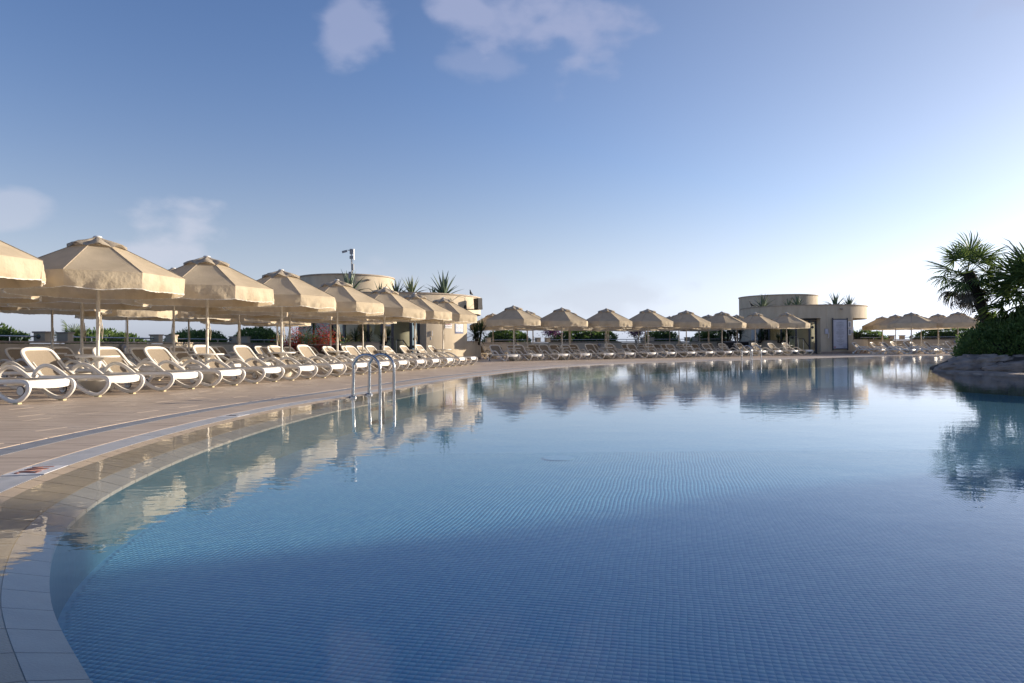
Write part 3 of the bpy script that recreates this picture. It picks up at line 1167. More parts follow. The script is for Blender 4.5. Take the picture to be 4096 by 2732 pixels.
# ------------------------------------------------------------------ sun loungers
def make_lounger():
    root = empty('sun_lounger', (0, 0, 0), 0, 'white lounger', 'sun lounger')
    prof = [(.76, .07), (.68, .13), (.605, .22), (.53, .335), (.44, .415), (.33, .447), (.20, .425), (.06, .355), (-.10, .255), (-.33, .115),
            (-.48, .05), (-.60, .034), (-.70, .062), (-.785, .13), (-.822, .20), (-.80, .255), (-.72, .280), (-.5, .282),
            (-.2, .274), (.1, .270), (.42, .268)]
    pts = [np.array(p) for p in catmull(prof, 4)]
    wid, th = .023, .027
    for sx in (-1, 1):
        rows = []
        for i, p in enumerate(pts):
            t = pts[min(i + 1, len(pts) - 1)] - pts[max(i - 1, 0)]
            t /= np.linalg.norm(t)
            n = np.array([-t[1], t[0]])
            ring = []
            for a, b in ((-1, -.55), (-.55, -1), (.55, -1), (1, -.55), (1, .55), (.55, 1), (-.55, 1), (-1, .55)):
                q = p + n * b * th
                ring.append((sx * .305 + a * wid, q[0], q[1]))
            rows.append(ring)
        mb = MB()
        mb.grid(rows, True)
        n_ = len(rows)
        mb.f.append(tuple(range(7, -1, -1)))
        mb.f.append(tuple((n_ - 1) * 8 + k for k in range(8)))
        sf = mb.build('side_frame', 'plastic', root, True)
        MB().box((sx * .305, -.625, .009), (.05, .085, .018)).build('rubber_foot', 'rubber', sf)
        mb = MB().lathe([(.0, -.014), (.062, -.014), (.070, -.006), (.070, .006), (.062, .014), (0, .014)], 18)
        mb.v = [(sx * .345 + z, .755 + x, .070 + y) for x, y, z in mb.v]
        w = mb.build('wheel', 'plastic', root, True)
        mb = MB().lathe([(.066, -.010), (.0725, -.008), (.0725, .008), (.066, .010)], 18)
        mb.v = [(sx * .345 + z, .755 + x, .0727 + y) for x, y, z in mb.v]
        mb.build('tyre', 'darkrubber', w, True)
    # seat sling and its white rim
    rows = []
    for i in range(13):
        y = -.735 + 1.17 * i / 12
        row = []
        for k in range(9):
            u = k / 8 * 2 - 1
            row.append((u * .252, y, .292 - .016 * (1 - u * u) * math.sin(PI * min(1, i / 12 + .12))))
        rows.append(row)
    mb = MB()
    mb.grid(rows)
    mb.build('seat_sling', 'sling', root, True)
    mb = MB()
    for sx in (-1, 1):
        mb.box((sx * .266, -.14, .284), (.030, 1.18, .030))
    mb.build('seat_rim', 'plastic', root)
    # rounded white front apron
    rows = []
    for (yy, zz, tt) in ((-.70, .293, 0), (-.765, .295, 0), (-.795, .286, 0), (-.812, .262, .3), (-.815, .225, .8), (-.806, .205, 1), (-.792, .205, 1), (-.785, .25, .5), (-.70, .276, 0)):
        row = []
        for k in range(11):
            u = k / 10 * 2 - 1
            bow = (1 - u * u)
            row.append((u * .281, yy - .045 * bow + .02, zz - .022 * bow * tt + .004 * bow))
        rows.append(row)
    mb = MB()
    mb.grid(rows[::-1])
    mb.build('front_apron', 'plastic', root, True)
    # backrest
    y0, z0, y1, z1 = .43, .275, .87, .70
    L = math.hypot(y1 - y0, z1 - z0)
    d = np.array([(y1 - y0) / L, (z1 - z0) / L])
    nn = np.array([-d[1], d[0]])

    def P3(x, s, h):
        q = np.array([y0, z0]) + d * s + nn * h
        return (x, q[0], q[1])

    w = .262
    loop = [(-w, 0), (-w, .2), (-w, .42), (-w + .01, L - .085), (-w + .035, L - .03), (-w + .09, L), (-.1, L + .012), (.1, L + .012), (w - .09, L), (w - .035, L - .03),
            (w - .01, L - .085), (w, .42), (w, .2), (w, 0)]
    lp = [np.array(q) for q in catmull(loop, 3)]
    rows = []
    for i, q in enumerate(lp):
        t = lp[min(i + 1, len(lp) - 1)] - lp[max(i - 1, 0)]
        t /= np.linalg.norm(t)
        n = np.array([-t[1], t[0]])
        ring = []
        for a, b in ((-.024, -.013), (-.017, -.018), (.017, -.018), (.024, -.013), (.024, .013), (.017, .018), (-.017, .018), (-.024, .013)):
            e = q + n * a
            bow = -.03 * math.sin(PI * np.clip(q[1] / L, 0, 1))
            ring.append(P3(e[0], e[1], b + bow))
        rows.append(ring)
    mb = MB()
    mb.grid(rows, True)
    mb.f.append(tuple(range(7, -1, -1)))
    mb.f.append(tuple((len(rows) - 1) * 8 + k for k in range(8)))
    bf = mb.build('backrest_frame', 'plastic', root, True)
    rows = []
    for i in range(11):
        t = i / 10
        s_ = (L - .012) * t
        half = w - .018
        if s_ > L - .09:
            half -= .055 * ((s_ - (L - .09)) / .09) ** 2
        rows.append([P3((k / 8 * 2 - 1) * half, s_, -.004 - .03 * math.sin(PI * t) - .010 * (1 - (k / 4 - 1) ** 2)) for k in range(9)])
    mb = MB()
    mb.grid(rows)
    mb.build('backrest_sling', 'sling', root, True)
    mb = MB()
    mb.box((0, .50, .235), (.58, .045, .035))
    mb.build('cross_bar', 'plastic', root)
    mb = MB()
    mb.box((0, -.40, .235), (.58, .05, .022))
    mb.build('cross_bar', 'plastic', root)
    for sx in (-1, 1):
        mb = MB().tube([(sx * .20, .46, .245), (sx * .20, .70, .49)], .011, 6)
        mb.build('back_prop', 'plastic', root)
    return root


LNG = make_lounger()
first_l = [True]


def place_lounger(x, y, foot_dir, label, group, jit=1.0):
    """x, y: the point midway between the two front feet; foot_dir: unit vector the foot end points to"""
    fx, fy = foot_dir
    a = math.atan2(fy, fx) + PI / 2 + R(random.uniform(-1.6, 1.6)) * jit
    ox, oy = x - fx * .62, y - fy * .62
    if first_l[0]:
        first_l[0] = False
        LNG.location = (ox, oy, 0)
        LNG.rotation_euler = (0, 0, a)
        LNG['label'], LNG['group'] = label, group
        return LNG
    r = dup(LNG, (ox, oy, 0), a, label, group)
    lean = Matrix.Rotation(R(random.uniform(-3.0, 2.4)), 4, 'X')
    pv = Matrix.Translation((0, .43, .275))
    for ch in r.children:
        if ch.name.startswith('backrest'):
            ch.matrix_basis = pv @ lean @ pv.inverted()
    return r


# ---- near deck, rows along the pool edge on the left
def lerp(a, b, t):
    return (a[0] + (b[0] - a[0]) * t, a[1] + (b[1] - a[1]) * t)


def nth(i):
    return ORD[i]


near1 = [(-7.30, 8.50), (-6.63, 10.93), (-5.97, 13.37), (-5.33, 15.79), (-4.67, 18.25), (-3.94, 20.77), (-3.29, 23.13), (-2.57, 25.34)]
for i, p in enumerate(near1):
    where = 'beside the near deck' if i else 'cut off by the frame'
    tl = (0, 0)
    if i == 5:
        tl = (0, R(2.2))
    elif i == 7:
        tl = (0, R(.8))
    place_parasol(p[0], p[1], f"beige fringed parasol in the poolside row on the near deck, {nth(i)} from the camera",
                  'parasols in the poolside row of the near deck', 1.0, R((-10, -10, -22, 14, 13, 12, 14, 10)[i]), tl)
feet1 = [(-6.09, 8.82), (-5.83, 10.02), (-5.45, 11.12), (-5.14, 12.14), (-4.82, 13.29), (-4.47, 14.39), (-4.11, 15.43), (-3.81, 16.59),
         (-3.47, 17.74), (-3.18, 18.90), (-2.84, 20.0), (-2.53, 21.05), (-2.21, 22.35), (-1.88, 23.45), (-1.56, 24.6)]
for i, p in enumerate(feet1):
    place_lounger(p[0], p[1], (.96, -.279), f"white lounger in the poolside row of the near deck, {nth(i)} from the camera",
                  'loungers in the poolside row of the near deck', .6)
near2 = [(-9.41, 11.5), (-8.79, 13.95), (-8.10, 16.35), (-7.50, 18.75), (-6.88, 21.15), (-6.27, 23.6), (-5.68, 26.0)]
near3 = [(-11.75, 14.5), (-11.45, 17.0), (-10.93, 19.4), (-10.32, 21.8), (-9.64, 24.2), (-9.15, 26.6)]
for rowi, (lst, nm) in enumerate(((near2, 'middle'), (near3, 'back'))):
    c = 0
    for i, p in enumerate(lst):
        hs = 1.0 + random.uniform(-.015, .03)
        if rowi == 0 and i == 2:
            hs = 1.05
        place_parasol(p[0], p[1], f"beige fringed parasol in the {nm} row of the near deck, {nth(i)} from the camera",
                      f'parasols in the {nm} row of the near deck', hs)
        for s in (-.6, .6):
            q = (p[0] + s * .25 + .98 * 1.02, p[1] + s * .97 - .98 * .27)
            place_lounger(q[0], q[1], (.965, -.26), f"shaded taupe lounger in the {nm} row of the near deck, {nth(c)} from the camera",
                          f'loungers in the {nm} row of the near deck')
            c += 1

# ---- across the pool
FD, FB = np.array([.871, .490]), np.array([-.490, .871])
F0 = np.array([.08, 31.03])
far_rows = [('poolside', [2.63 * i for i in range(8)], 0.0), ('middle', [2.56, 5.15, 7.75, 10.35, 12.9, 15.3, 17.7], 3.1),
            ('back', [2.3 + 2.58 * i for i in range(7)], 6.4)]
for nm, al, bk in far_rows:
    c = 0
    for i, a in enumerate(al):
        p = F0 + FD * a + FB * bk
        place_parasol(p[0], p[1], f"beige parasol in the {nm} row across the pool, {nth(i)} from the near pavilion",
                      f'parasols in the {nm} row across the pool', 1.0 + random.uniform(-.012, .012))
        for s in (-.62, .62):
            q = p + FD * s - FB * .86
            fd = np.array([.52, -.854]) if bk == 0 else np.array([.49, -.871])
            place_lounger(q[0], q[1], fd, f"white lounger in the {nm} row across the pool, {nth(c)} from the near pavilion",
                          f'loungers in the {nm} row across the pool')
            c += 1
# ---- beside the far pavilion
rc = [(24.0, 41.0), (26.6, 40.7), (24.68, 43.9), (26.91, 43.1), (29.64, 42.9), (25.46, 46.9), (27.93, 46.6)]
rl = ['nearest the far pavilion in its front row', 'beside the island bush in the front row', 'behind the front row near the far pavilion',
      'in the middle of the second row', 'partly hidden by the island bush', 'at the back nearest the far pavilion', 'at the back beside the parapet']
for p, l in zip(rc, rl):
    place_parasol(p[0], p[1], f"shaded beige parasol {l}", 'parasols between the far pavilion and the island')
rlo = [(22.95, 39.3), (24.25, 39.4), (25.55, 39.5), (26.85, 39.6), (22.5, 41.9), (23.7, 42.1), (25.0, 42.2), (26.3, 42.2), (22.9, 44.6), (24.3, 44.9), (25.8, 44.9)]
for i, p in enumerate(rlo):
    row, k = (('front', i) if i < 4 else ('middle', i - 4) if i < 8 else ('back', i - 8))
    place_lounger(p[0], p[1], (.62, -.785), f"white lounger in the {row} row beside the far pavilion, {nth(k)} from that pavilion",
                  'loungers between the far pavilion and the island')


# ------------------------------------------------------------------ foliage helpers
def leaf_quads(P, D, L, W, roll=None):
    """rhombic leaves at P pointing along D"""
    n = len(P)
    D = D / np.linalg.norm(D, axis=1)[:, None]
    rnd = np.random.normal(size=(n, 3))
    A = np.cross(D, rnd)
    A /= np.linalg.norm(A, axis=1)[:, None]
    L = np.broadcast_to(L, (n,))[:, None]
    W = np.broadcast_to(W, (n,))[:, None]
    V = np.stack([P, P + D * L * .5 + A * W * .5, P + D * L, P + D * L * .5 - A * W * .5], 1).reshape(-1, 3)
    F = (np.arange(n)[:, None] * 4 + np.arange(4)[None])
    return V, F


def foliage(name, P, D, L, W, m, parent, kind=None):
    v, f = leaf_quads(P, D, L, W)
    o = link(name, fast_mesh(name, v, f), m, parent)
    if kind:
        o['kind'] = kind
    return o


def bush_points(n, size, seed, lump=.22, flat=0.3):
    """points on a lumpy half ellipsoid shell, origin at the base centre"""
    rng = np.random.RandomState(seed)
    d = rng.normal(size=(n, 3))
    d[:, 2] = np.abs(d[:, 2])
    d /= np.linalg.norm(d, axis=1)[:, None]
    d = np.sign(d) * np.abs(d) ** (1 - flat * .5)
    d /= (np.abs(d) ** 2.6).sum(1)[:, None] ** (1 / 2.6)
    rad = np.array([1 + lump * noise.noise(Vector((q[0] * size[0] * 2.1, q[1] * size[1] * 2.1, q[2] * size[2] * 2.4)) + Vector((seed, 0, 0)))
                    + lump * .5 * noise.noise(Vector((q[0] * size[0] * 6, q[1] * size[1] * 6, q[2] * size[2] * 6)) + Vector((0, seed, 0))) for q in d])
    depth = 1 - np.abs(rng.normal(size=n)) * .055
    P = d * (rad * depth)[:, None] * np.array(size)[None]
    nrm = d / np.array(size)[None]
    nrm /= np.linalg.norm(nrm, axis=1)[:, None]
    D = nrm + rng.normal(size=(n, 3)) * .55 + np.array([0, 0, .35])
    return P, D


def make_bush(name, loc, size, rz, n, leaf, label, cat, seed, m='hedge', group=None, lump=.22):
    root = empty(name, loc, rz, label, cat, group)
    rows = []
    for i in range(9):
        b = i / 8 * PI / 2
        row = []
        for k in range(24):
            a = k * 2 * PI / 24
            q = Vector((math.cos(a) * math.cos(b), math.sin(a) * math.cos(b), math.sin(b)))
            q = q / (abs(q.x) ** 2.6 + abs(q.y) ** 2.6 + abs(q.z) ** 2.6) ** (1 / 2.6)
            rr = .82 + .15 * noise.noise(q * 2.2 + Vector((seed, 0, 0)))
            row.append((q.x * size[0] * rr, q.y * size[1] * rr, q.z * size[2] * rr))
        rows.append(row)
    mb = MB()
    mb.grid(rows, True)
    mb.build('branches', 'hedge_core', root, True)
    P, D = bush_points(n, size, seed, lump)
    foliage('leaves', P, D, np.random.uniform(.7, 1.3, n) * leaf, np.random.uniform(.45, .65, n) * leaf, m, root)
    return root


# ------------------------------------------------------------------ parapet walls
def wall_run(pts, label, h=.90, thick=.30):
    root = empty('parapet_wall', (0, 0, 0), 0, label, 'wall')
    mb, mc = MB(), MB()
    for a, b in zip(pts[:-1], pts[1:]):
        a, b = np.array(a), np.array(b)
        L = np.linalg.norm(b - a)
        an = math.atan2(*(b - a)[::-1])
        c = (a + b) / 2
        mb.box((c[0], c[1], (h - .05) / 2 - .05), (L + .04, thick, h + .05), an)
        mc.box((c[0], c[1], h), (L + .05, thick + .06, .05), an)
    mb.build('wall_body', 'render', root)
    mc.build('coping', 'coping', root)
    return root


def post_pair(c, along, gap, label, h0=.86, h1=1.17, w=.26):
    """two short piers joined by a low rail, standing on the parapet"""
    ax = np.array(along) / np.linalg.norm(along)
    an = math.atan2(ax[1], ax[0])
    for s, t in ((-1, 'nearer'), (1, 'farther')):
        q = np.array(c) + ax * gap / 2 * s
        root = empty('parapet_pier', (q[0], q[1], 0), an, f"{t} pier of the rendered pair {label}", 'pier', 'piers on the parapet')
        MB().box((0, 0, (h0 + h1) / 2 + .03), (w, .34, h1 - h0 - .02)).build('shaft', 'render', root)
        MB().box((0, 0, h1 + .02), (w + .06, .40, .045)).build('cap', 'coping', root)
        return_ = root
    return c, ax, an


def handrail(a, b, label, z=1.06):
    a, b = np.array(a), np.array(b)
    c = (a + b) / 2
    L = np.linalg.norm(b - a)
    ax = (b - a) / L
    root = empty('handrail', (c[0], c[1], 0), math.atan2(ax[1], ax[0]), label, 'handrail', 'steel handrails on the parapet')
    MB().tube([(-L / 2, 0, z), (L / 2, 0, z)], .024, 10).build('tube', 'steel', root, True)
    for s in (-1, 1):
        mb = MB().tube([(s * (L / 2 - .015), 0, z), (s * (L / 2 - .002), 0, z)], .07, 14)
        mb.build('flange', 'steel', root, True)
    n = max(1, int(L // 1.9))
    for k in range(n):
        x = -L / 2 + L * (k + .5) / n if n > 1 else 0
        MB().tube([(x, 0, .92), (x, 0, z)], .014, 8).build('support', 'steel', root, True)
    return root


LW = [(-13.95, 13.0), (-13.85, 17.0), (-13.62, 20.8), (-13.30, 25.0), (-12.75, 30.0), (-12.0, 34.5), (-11.4, 37)]
wall_run(LW, 'sand-coloured rendered parapet with stone coping behind the near loungers')
P1, P2, P3_ = (-13.75, 20.5), (-13.25, 26.0), (-12.55, 31.5)
lp = [(-13.98, 13.2), (-13.80, 19.9), (-13.68, 21.0), (-13.33, 25.3), (-13.20, 26.6), (-12.70, 30.8), (-12.45, 32.1), (-11.9, 35)]
for c, al, lab in ((P1, (.05, 1), 'on the near parapet by the clipped hedge'), (P2, (.1, 1), 'halfway along the near parapet'), (P3_, (.15, 1), 'on the near parapet closest to the pavilion')):
    post_pair(c, al, 0.95, lab)
for a, b, lab in ((lp[0], lp[1], 'steel handrail on the near parapet, left of the first piers'), (lp[2], lp[3], 'steel handrail between the first and second pier pairs'),
                  (lp[4], lp[5], 'steel handrail between the second and third pier pairs'), (lp[6], lp[7], 'steel handrail running up to the near pavilion')):
    handrail(a, b, lab)
FW = [(-3.2, 43.3), (2.0, 45.6), (8.0, 48.2), (14.0, 51.0), (18, 53)]
wall_run(FW, 'sand-coloured rendered parapet across the pool between the pavilions')
fposts = [((-1.87, 43.9), 'behind the yucca by the near pavilion'), ((2.05, 45.65), 'across the pool beside the purple bougainvillea'),
          ((9.7, 49.0), 'across the pool by the third hedge'), ((13.3, 50.7), 'across the pool nearest the far pavilion')]
for c, lab in fposts:
    post_pair(c, (.91, .42), .72, lab)
for i in range(3):
    a, b = np.array(fposts[i][0]), np.array(fposts[i + 1][0])
    ax = (b - a) / np.linalg.norm(b - a)
    handrail(a + ax * .5, b - ax * .5, f"steel handrail across the pool, {['first', 'second', 'third'][i]} length from the near pavilion")
handrail((13.8, 50.9), (17.5, 52.7), 'steel handrail across the pool ending behind the far pavilion')
RW = [(22.5, 50.0), (27.9, 49.5), (36, 48.3), (44, 46)]
wall_run(RW, 'sand-coloured rendered parapet between far pavilion and island')
post_pair((27.9, 49.5), (1, -.1), .72, 'between the far pavilion and the island')
handrail((23.0, 49.95), (27.4, 49.55), 'steel handrail on the parapet beside the far pavilion')
handrail((28.4, 49.45), (35.5, 48.4), 'steel handrail on the parapet ending behind the island bush')


def wall_lamp(x, y, z, face, label):
    root = empty('wall_lamp', (x, y, z), math.atan2(face[1], face[0]) - PI / 2, label, 'wall lamp', 'round lamps on the parapet')
    root.rotation_euler = (0, 0, math.atan2(face[1], face[0]))
    mb = MB().lathe([(.125, 0), (.14, .03), (.13, .07), (.09, .09), (0, .095)], 20)
    mb.v = [(z_, x_, y_) for x_, y_, z_ in mb.v]
    mb.build('lamp_body', 'coping', root, True)
    mb = MB().lathe([(.10, .082), (.06, .098), (0, .104)], 20)
    mb.v = [(z_, x_, y_) for x_, y_, z_ in mb.v]
    mb.build('lens', 'ink_grey', root, True)


wall_lamp(-13.24, 23.2, .72, (.99, -.09), 'round wall lamp on the near parapet, nearest the camera')
wall_lamp(-12.78, 28.2, .72, (.99, -.11), 'round wall lamp on the near parapet before the third piers')
wall_lamp(-12.2, 32.2, .72, (.99, -.14), 'round wall lamp on the near parapet beside the wooden planter')
wall_lamp(.3, 44.68, .70, (.4, -.91), 'round wall lamp across the pool below the first hedge')
wall_lamp(6.0, 47.15, .70, (.4, -.91), 'round wall lamp across the pool below the longest hedge')
wall_lamp(12.2, 49.98, .70, (.42, -.9), 'round wall lamp across the pool near the dark planter')
wall_lamp(31.6, 48.78, .70, (-.15, -.99), 'round wall lamp on the parapet behind the far cluster')

# ---- hedges behind the parapets
hedges = [(-15.4, 18.6, (1.0, 3.2, 1.46), .03, 9000, .105, 'clipped dark hedge behind the near parapet at the frame edge'),
          (-15.0, 25.3, (1.0, 2.3, 1.30), .08, 6500, .105, 'low clipped hedge round the fan palm behind the parapet'),
          (-14.1, 30.6, (1.1, 3.0, 1.40), .12, 8500, .11, 'dark rounded hedge behind the near parapet, before the pavilion'),
          (-13.4, 36.0, (1.1, 3.5, 1.66), .15, 9500, .11, 'tallest dark hedge behind the parapet touching the near pavilion'),
          (-.35, 46.4, (1.7, 1.0, 1.74), .42, 7000, .125, 'rounded hedge behind the far parapet, first from the near pavilion'),
          (5.3, 48.9, (2.9, 1.1, 1.78), .42, 11000, .125, 'longest sunlit hedge behind the far parapet'),
          (11.2, 51.4, (1.6, 1.0, 1.72), .42, 6000, .125, 'small rounded hedge behind the far parapet, third along'),
          (15.6, 53.4, (1.9, 1.0, 1.72), .42, 6800, .125, 'dark hedge behind the far parapet next to the yuccas'),
          (26.3, 51.5, (2.2, 1.0, 1.56), -.1, 7200, .125, 'olive hedge behind the parapet next to the far pavilion'),
          (32.4, 50.6, (2.7, 1.0, 1.72), -.15, 8500, .125, 'olive hedge behind the parapet beside the island bush')]
for i, (x, y, sz, rz, n, lf, lab) in enumerate(hedges):
    make_bush('hedge', (x, y, 0), sz, rz, n, lf, lab, 'hedge', 20 + i, lump=.16)
for i, (x, y, lab) in enumerate(((2.75, 47.2, 'purple bougainvillea behind the far parapet, left of the longest hedge'),
                                 (9.1, 50.0, 'purple bougainvillea behind the far parapet, right of the longest hedge'))):
    root = empty('bougainvillea', (x, y, 0), 0, lab, 'flowering shrub')
    mb = MB()
    for k in range(9):
        a = k * 2.4
        mb.tube([(0, 0, .6), (.12 * math.cos(a), .12 * math.sin(a), 1.1), (.42 * math.cos(a), .3 * math.sin(a), 1.5 + .04 * k)], [.025, .018, .008], 5)
    mb.build('stems', 'trunk', root)
    n = 900
    P = np.random.normal(size=(n, 3)) * np.array([.30, .25, .15]) + np.array([0, 0, 1.62])
    foliage('flowers', P, np.random.normal(size=(n, 3)), .09, .06, 'purple', root)
    n = 300
    P = np.random.normal(size=(n, 3)) * np.array([.28, .25, .18]) + np.array([0, 0, 1.5])
    foliage('leaves', P, np.random.normal(size=(n, 3)), .09, .05, 'hedge', root)


# ------------------------------------------------------------------ agaves, yuccas, palms
def agave_leaf_mesh(L, W, curve, name='leaf'):
    rows = []
    nseg = 7
    for i in range(nseg + 1):
        t = i / nseg
        w = W * (1 - t) ** .75 * (.75 + .9 * t * (1 - t)) if t < 1 else .002
        ang_ = curve * t
        y = L * t * math.cos(ang_ * .5)
        z = -L * t * math.sin(ang_ * .5)
        th = .016 * (1 - t) + .003
        rows.append([(-w / 2, y, z + .22 * w), (0, y, z + .0), (w / 2, y, z + .22 * w), (0, y, z - th)])
    mb = MB()
    mb.grid(rows, True)
    return mb.mesh(name, True)


AG = [agave_leaf_mesh(1.0, .17, c) for c in (.15, .45, .9)]
for me in AG:
    me.materials.append(M['agave'])
AG2 = []
for me in AG:
    m2 = me.copy()
    m2.materials.clear()
    m2.materials.append(M['agave_edge'])
    AG2.append(m2)


def make_agave(loc, h, spread, n, label, seed, striped=False):
    rng = random.Random(seed)
    root = empty('agave', loc, rng.uniform(0, 6), label, 'agave', 'agaves on the pavilion roofs')
    for k in range(n):
        t = k / (n - 1)
        az = k * 2.399 + rng.uniform(-.25, .25)
        el = R(84 - 74 * t ** 1.15 * spread) + R(rng.uniform(-6, 6))
        me = (AG2 if striped else AG)[0 if t < .45 else (1 if t < .8 else 2)]
        o = bpy.data.objects.new('leaf', me)
        COL.objects.link(o)
        o.parent = root
        L = h * (1.0 - .12 * t + rng.uniform(-.12, .06))
        o.scale = (max(.7, L), L, L)
        o.rotation_euler = (el, 0, az)
        o.location = (0, 0, .02)
    return root


def blade_rosette(mb, c, n, L, W, rng, lo=-25, hi=85, bend=.5):
    for k in range(n):
        az = k * 2.399 + rng.uniform(-.3, .3)
        el = R(hi - (hi - lo) * (k / n) ** .8 + rng.uniform(-8, 8))
        l_ = L * rng.uniform(.8, 1.1)
        d = Vector((math.cos(az) * math.cos(el), math.sin(az) * math.cos(el), math.sin(el)))
        s = d.cross(Vector((0, 0, 1))).normalized() * W / 2
        c0 = Vector(c)
        mid = c0 + d * l_ * .55
        tip = c0 + d * l_ + Vector((0, 0, -bend * l_ * .3 * math.cos(el)))
        mb.add([c0 - s * .6, c0 + s * .6, mid + s, tip, mid - s], [(0, 1, 2, 4), (4, 2, 3)])


def make_yucca(loc, heads, L, W, label, seed, cat='yucca', n=46):
    rng = random.Random(seed)
    root = empty('yucca', loc, 0, label, cat)
    mt, mb = MB(), MB()
    for (dx, dy, z) in heads:
        mt.tube([(dx * .3, dy * .3, 0), (dx * .8, dy * .8, z * .5), (dx, dy, z)], [.06, .045, .04], 7)
        blade_rosette(mb, (dx, dy, z), n, L, W, rng)
    mt.build('trunk', 'trunk', root, True)
    mb.build('blades', 'yucca', root)
    return root


def frond_mesh(nl, L, spread, droop, pet, seed, wl_=.035):
    """fan frond along +Y: petiole then a pleated fan of leaflets"""
    rng = random.Random(seed)
    mb = MB()
    mb.tube([(0, 0, 0), (0, pet * .6, .02), (0, pet, 0)], [.012, .009, .006], 4)
    for k in range(nl):
        a = (k / (nl - 1) * 2 - 1) * spread + rng.uniform(-.03, .03)
        l_ = L * (1 - .22 * abs(a) / spread) * rng.uniform(.88, 1.05)
        d = Vector((math.sin(a), math.cos(a), .12 * math.cos(a * 2) + rng.uniform(-.05, .05)))
        s = Vector((d.y, -d.x, .35 * (1 if k % 2 else -1))).normalized() * wl_ / 2
        c0 = Vector((0, pet, 0))
        mid = c0 + d * l_ * .5
        q3 = c0 + d * l_ * .8 + Vector((0, 0, -droop * l_ * .18))
        tip = c0 + d * l_ + Vector((rng.uniform(-.03, .03), 0, -droop * l_ * .5))
        mb.add([c0 - s * .25, c0 + s * .25, mid + s, q3 + s * .7, tip, q3 - s * .7, mid - s], [(0, 1, 2, 6), (6, 2, 3, 5), (5, 3, 4)])
    return mb.mesh('frond')


FR = [frond_mesh(24, .62, 1.9, .4, .50, 3), frond_mesh(22, .56, 1.7, .7, .55, 4), frond_mesh(26, .66, 2.0, .25, .46, 5)]
for me in FR:
    me.materials.append(M['frond'])
DF = [frond_mesh(18, .50, 1.1, 1.0, .45, 8, .028), frond_mesh(16, .46, .9, 1.2, .5, 9, .028)]
for me in DF:
    me.materials.append(M['deadfrond'])


def make_fan_palm(loc, path, label, n_green, n_dead, sc, seed, lo=-30, r0=.10, cat='palm tree'):
    rng = random.Random(seed)
    root = empty('fan_palm', loc, 0, label, cat)
    rad = [r0 * (1.0 - .25 * i / (len(path) - 1)) for i in range(len(path))]
    mb = MB()
    mb.tube(catmull(path, 4), [r0 * (1.15 + .35 * math.sin(i * 1.9) * .3) for i in range((len(path) - 1) * 4 + 1)], 10)
    tr = mb.build('trunk', 'trunk', root, True)
    # ragged fibre boots on the trunk
    P, D = [], []
    cp = catmull(path, 10)
    for i in range(520):
        q = cp[rng.randrange(len(cp))]
        a = rng.uniform(0, 2 * PI)
        P.append((q[0] + math.cos(a) * r0 * 1.05, q[1] + math.sin(a) * r0 * 1.05, q[2]))
        D.append((math.cos(a) * .8, math.sin(a) * .8, rng.uniform(-1.2, .5)))
    foliage('leaf_boots', np.array(P), np.array(D), np.random.uniform(.08, .2, 520), .03, 'trunk', tr)
    top = Vector(path[-1])
    for k in range(n_green):
        t = k / max(1, n_green - 1)
        az = k * 2.399 + rng.uniform(-.3, .3)
        el = R(82 - (82 - lo) * t ** .85) + R(rng.uniform(-9, 9))
        o = bpy.data.objects.new('frond', FR[k % 3])
        COL.objects.link(o)
        o.parent = root
        o.location = top + Vector((rng.uniform(-.03, .03), rng.uniform(-.03, .03), rng.uniform(-.12, .05)))
        o.rotation_euler = (el, rng.uniform(-.5, .5), az)
        s = sc * rng.uniform(.85, 1.12)
        o.scale = (s, s, s)
    for k in range(n_dead):
        az = k * 2.399 + rng.uniform(-.3, .3)
        o = bpy.data.objects.new('dry_frond', DF[k % 2])
        COL.objects.link(o)
        o.parent = root
        o.location = top + Vector((0, 0, -.12 - .3 * k / n_dead))
        o.rotation_euler = (R(rng.uniform(-78, -35)), rng.uniform(-.5, .5), az)
        s = sc * rng.uniform(.8, 1.1)
        o.scale = (s, s, s)
    return root


# small fan palm standing in the hedge behind the near parapet
make_fan_palm((-15.6, 24.2, 0), [(0, 0, 0), (0, 0, .5), (0, 0, .95)], 'small fan palm rising from the low hedge behind the near parapet', 14, 0, .75, 77, lo=0, r0=.08)


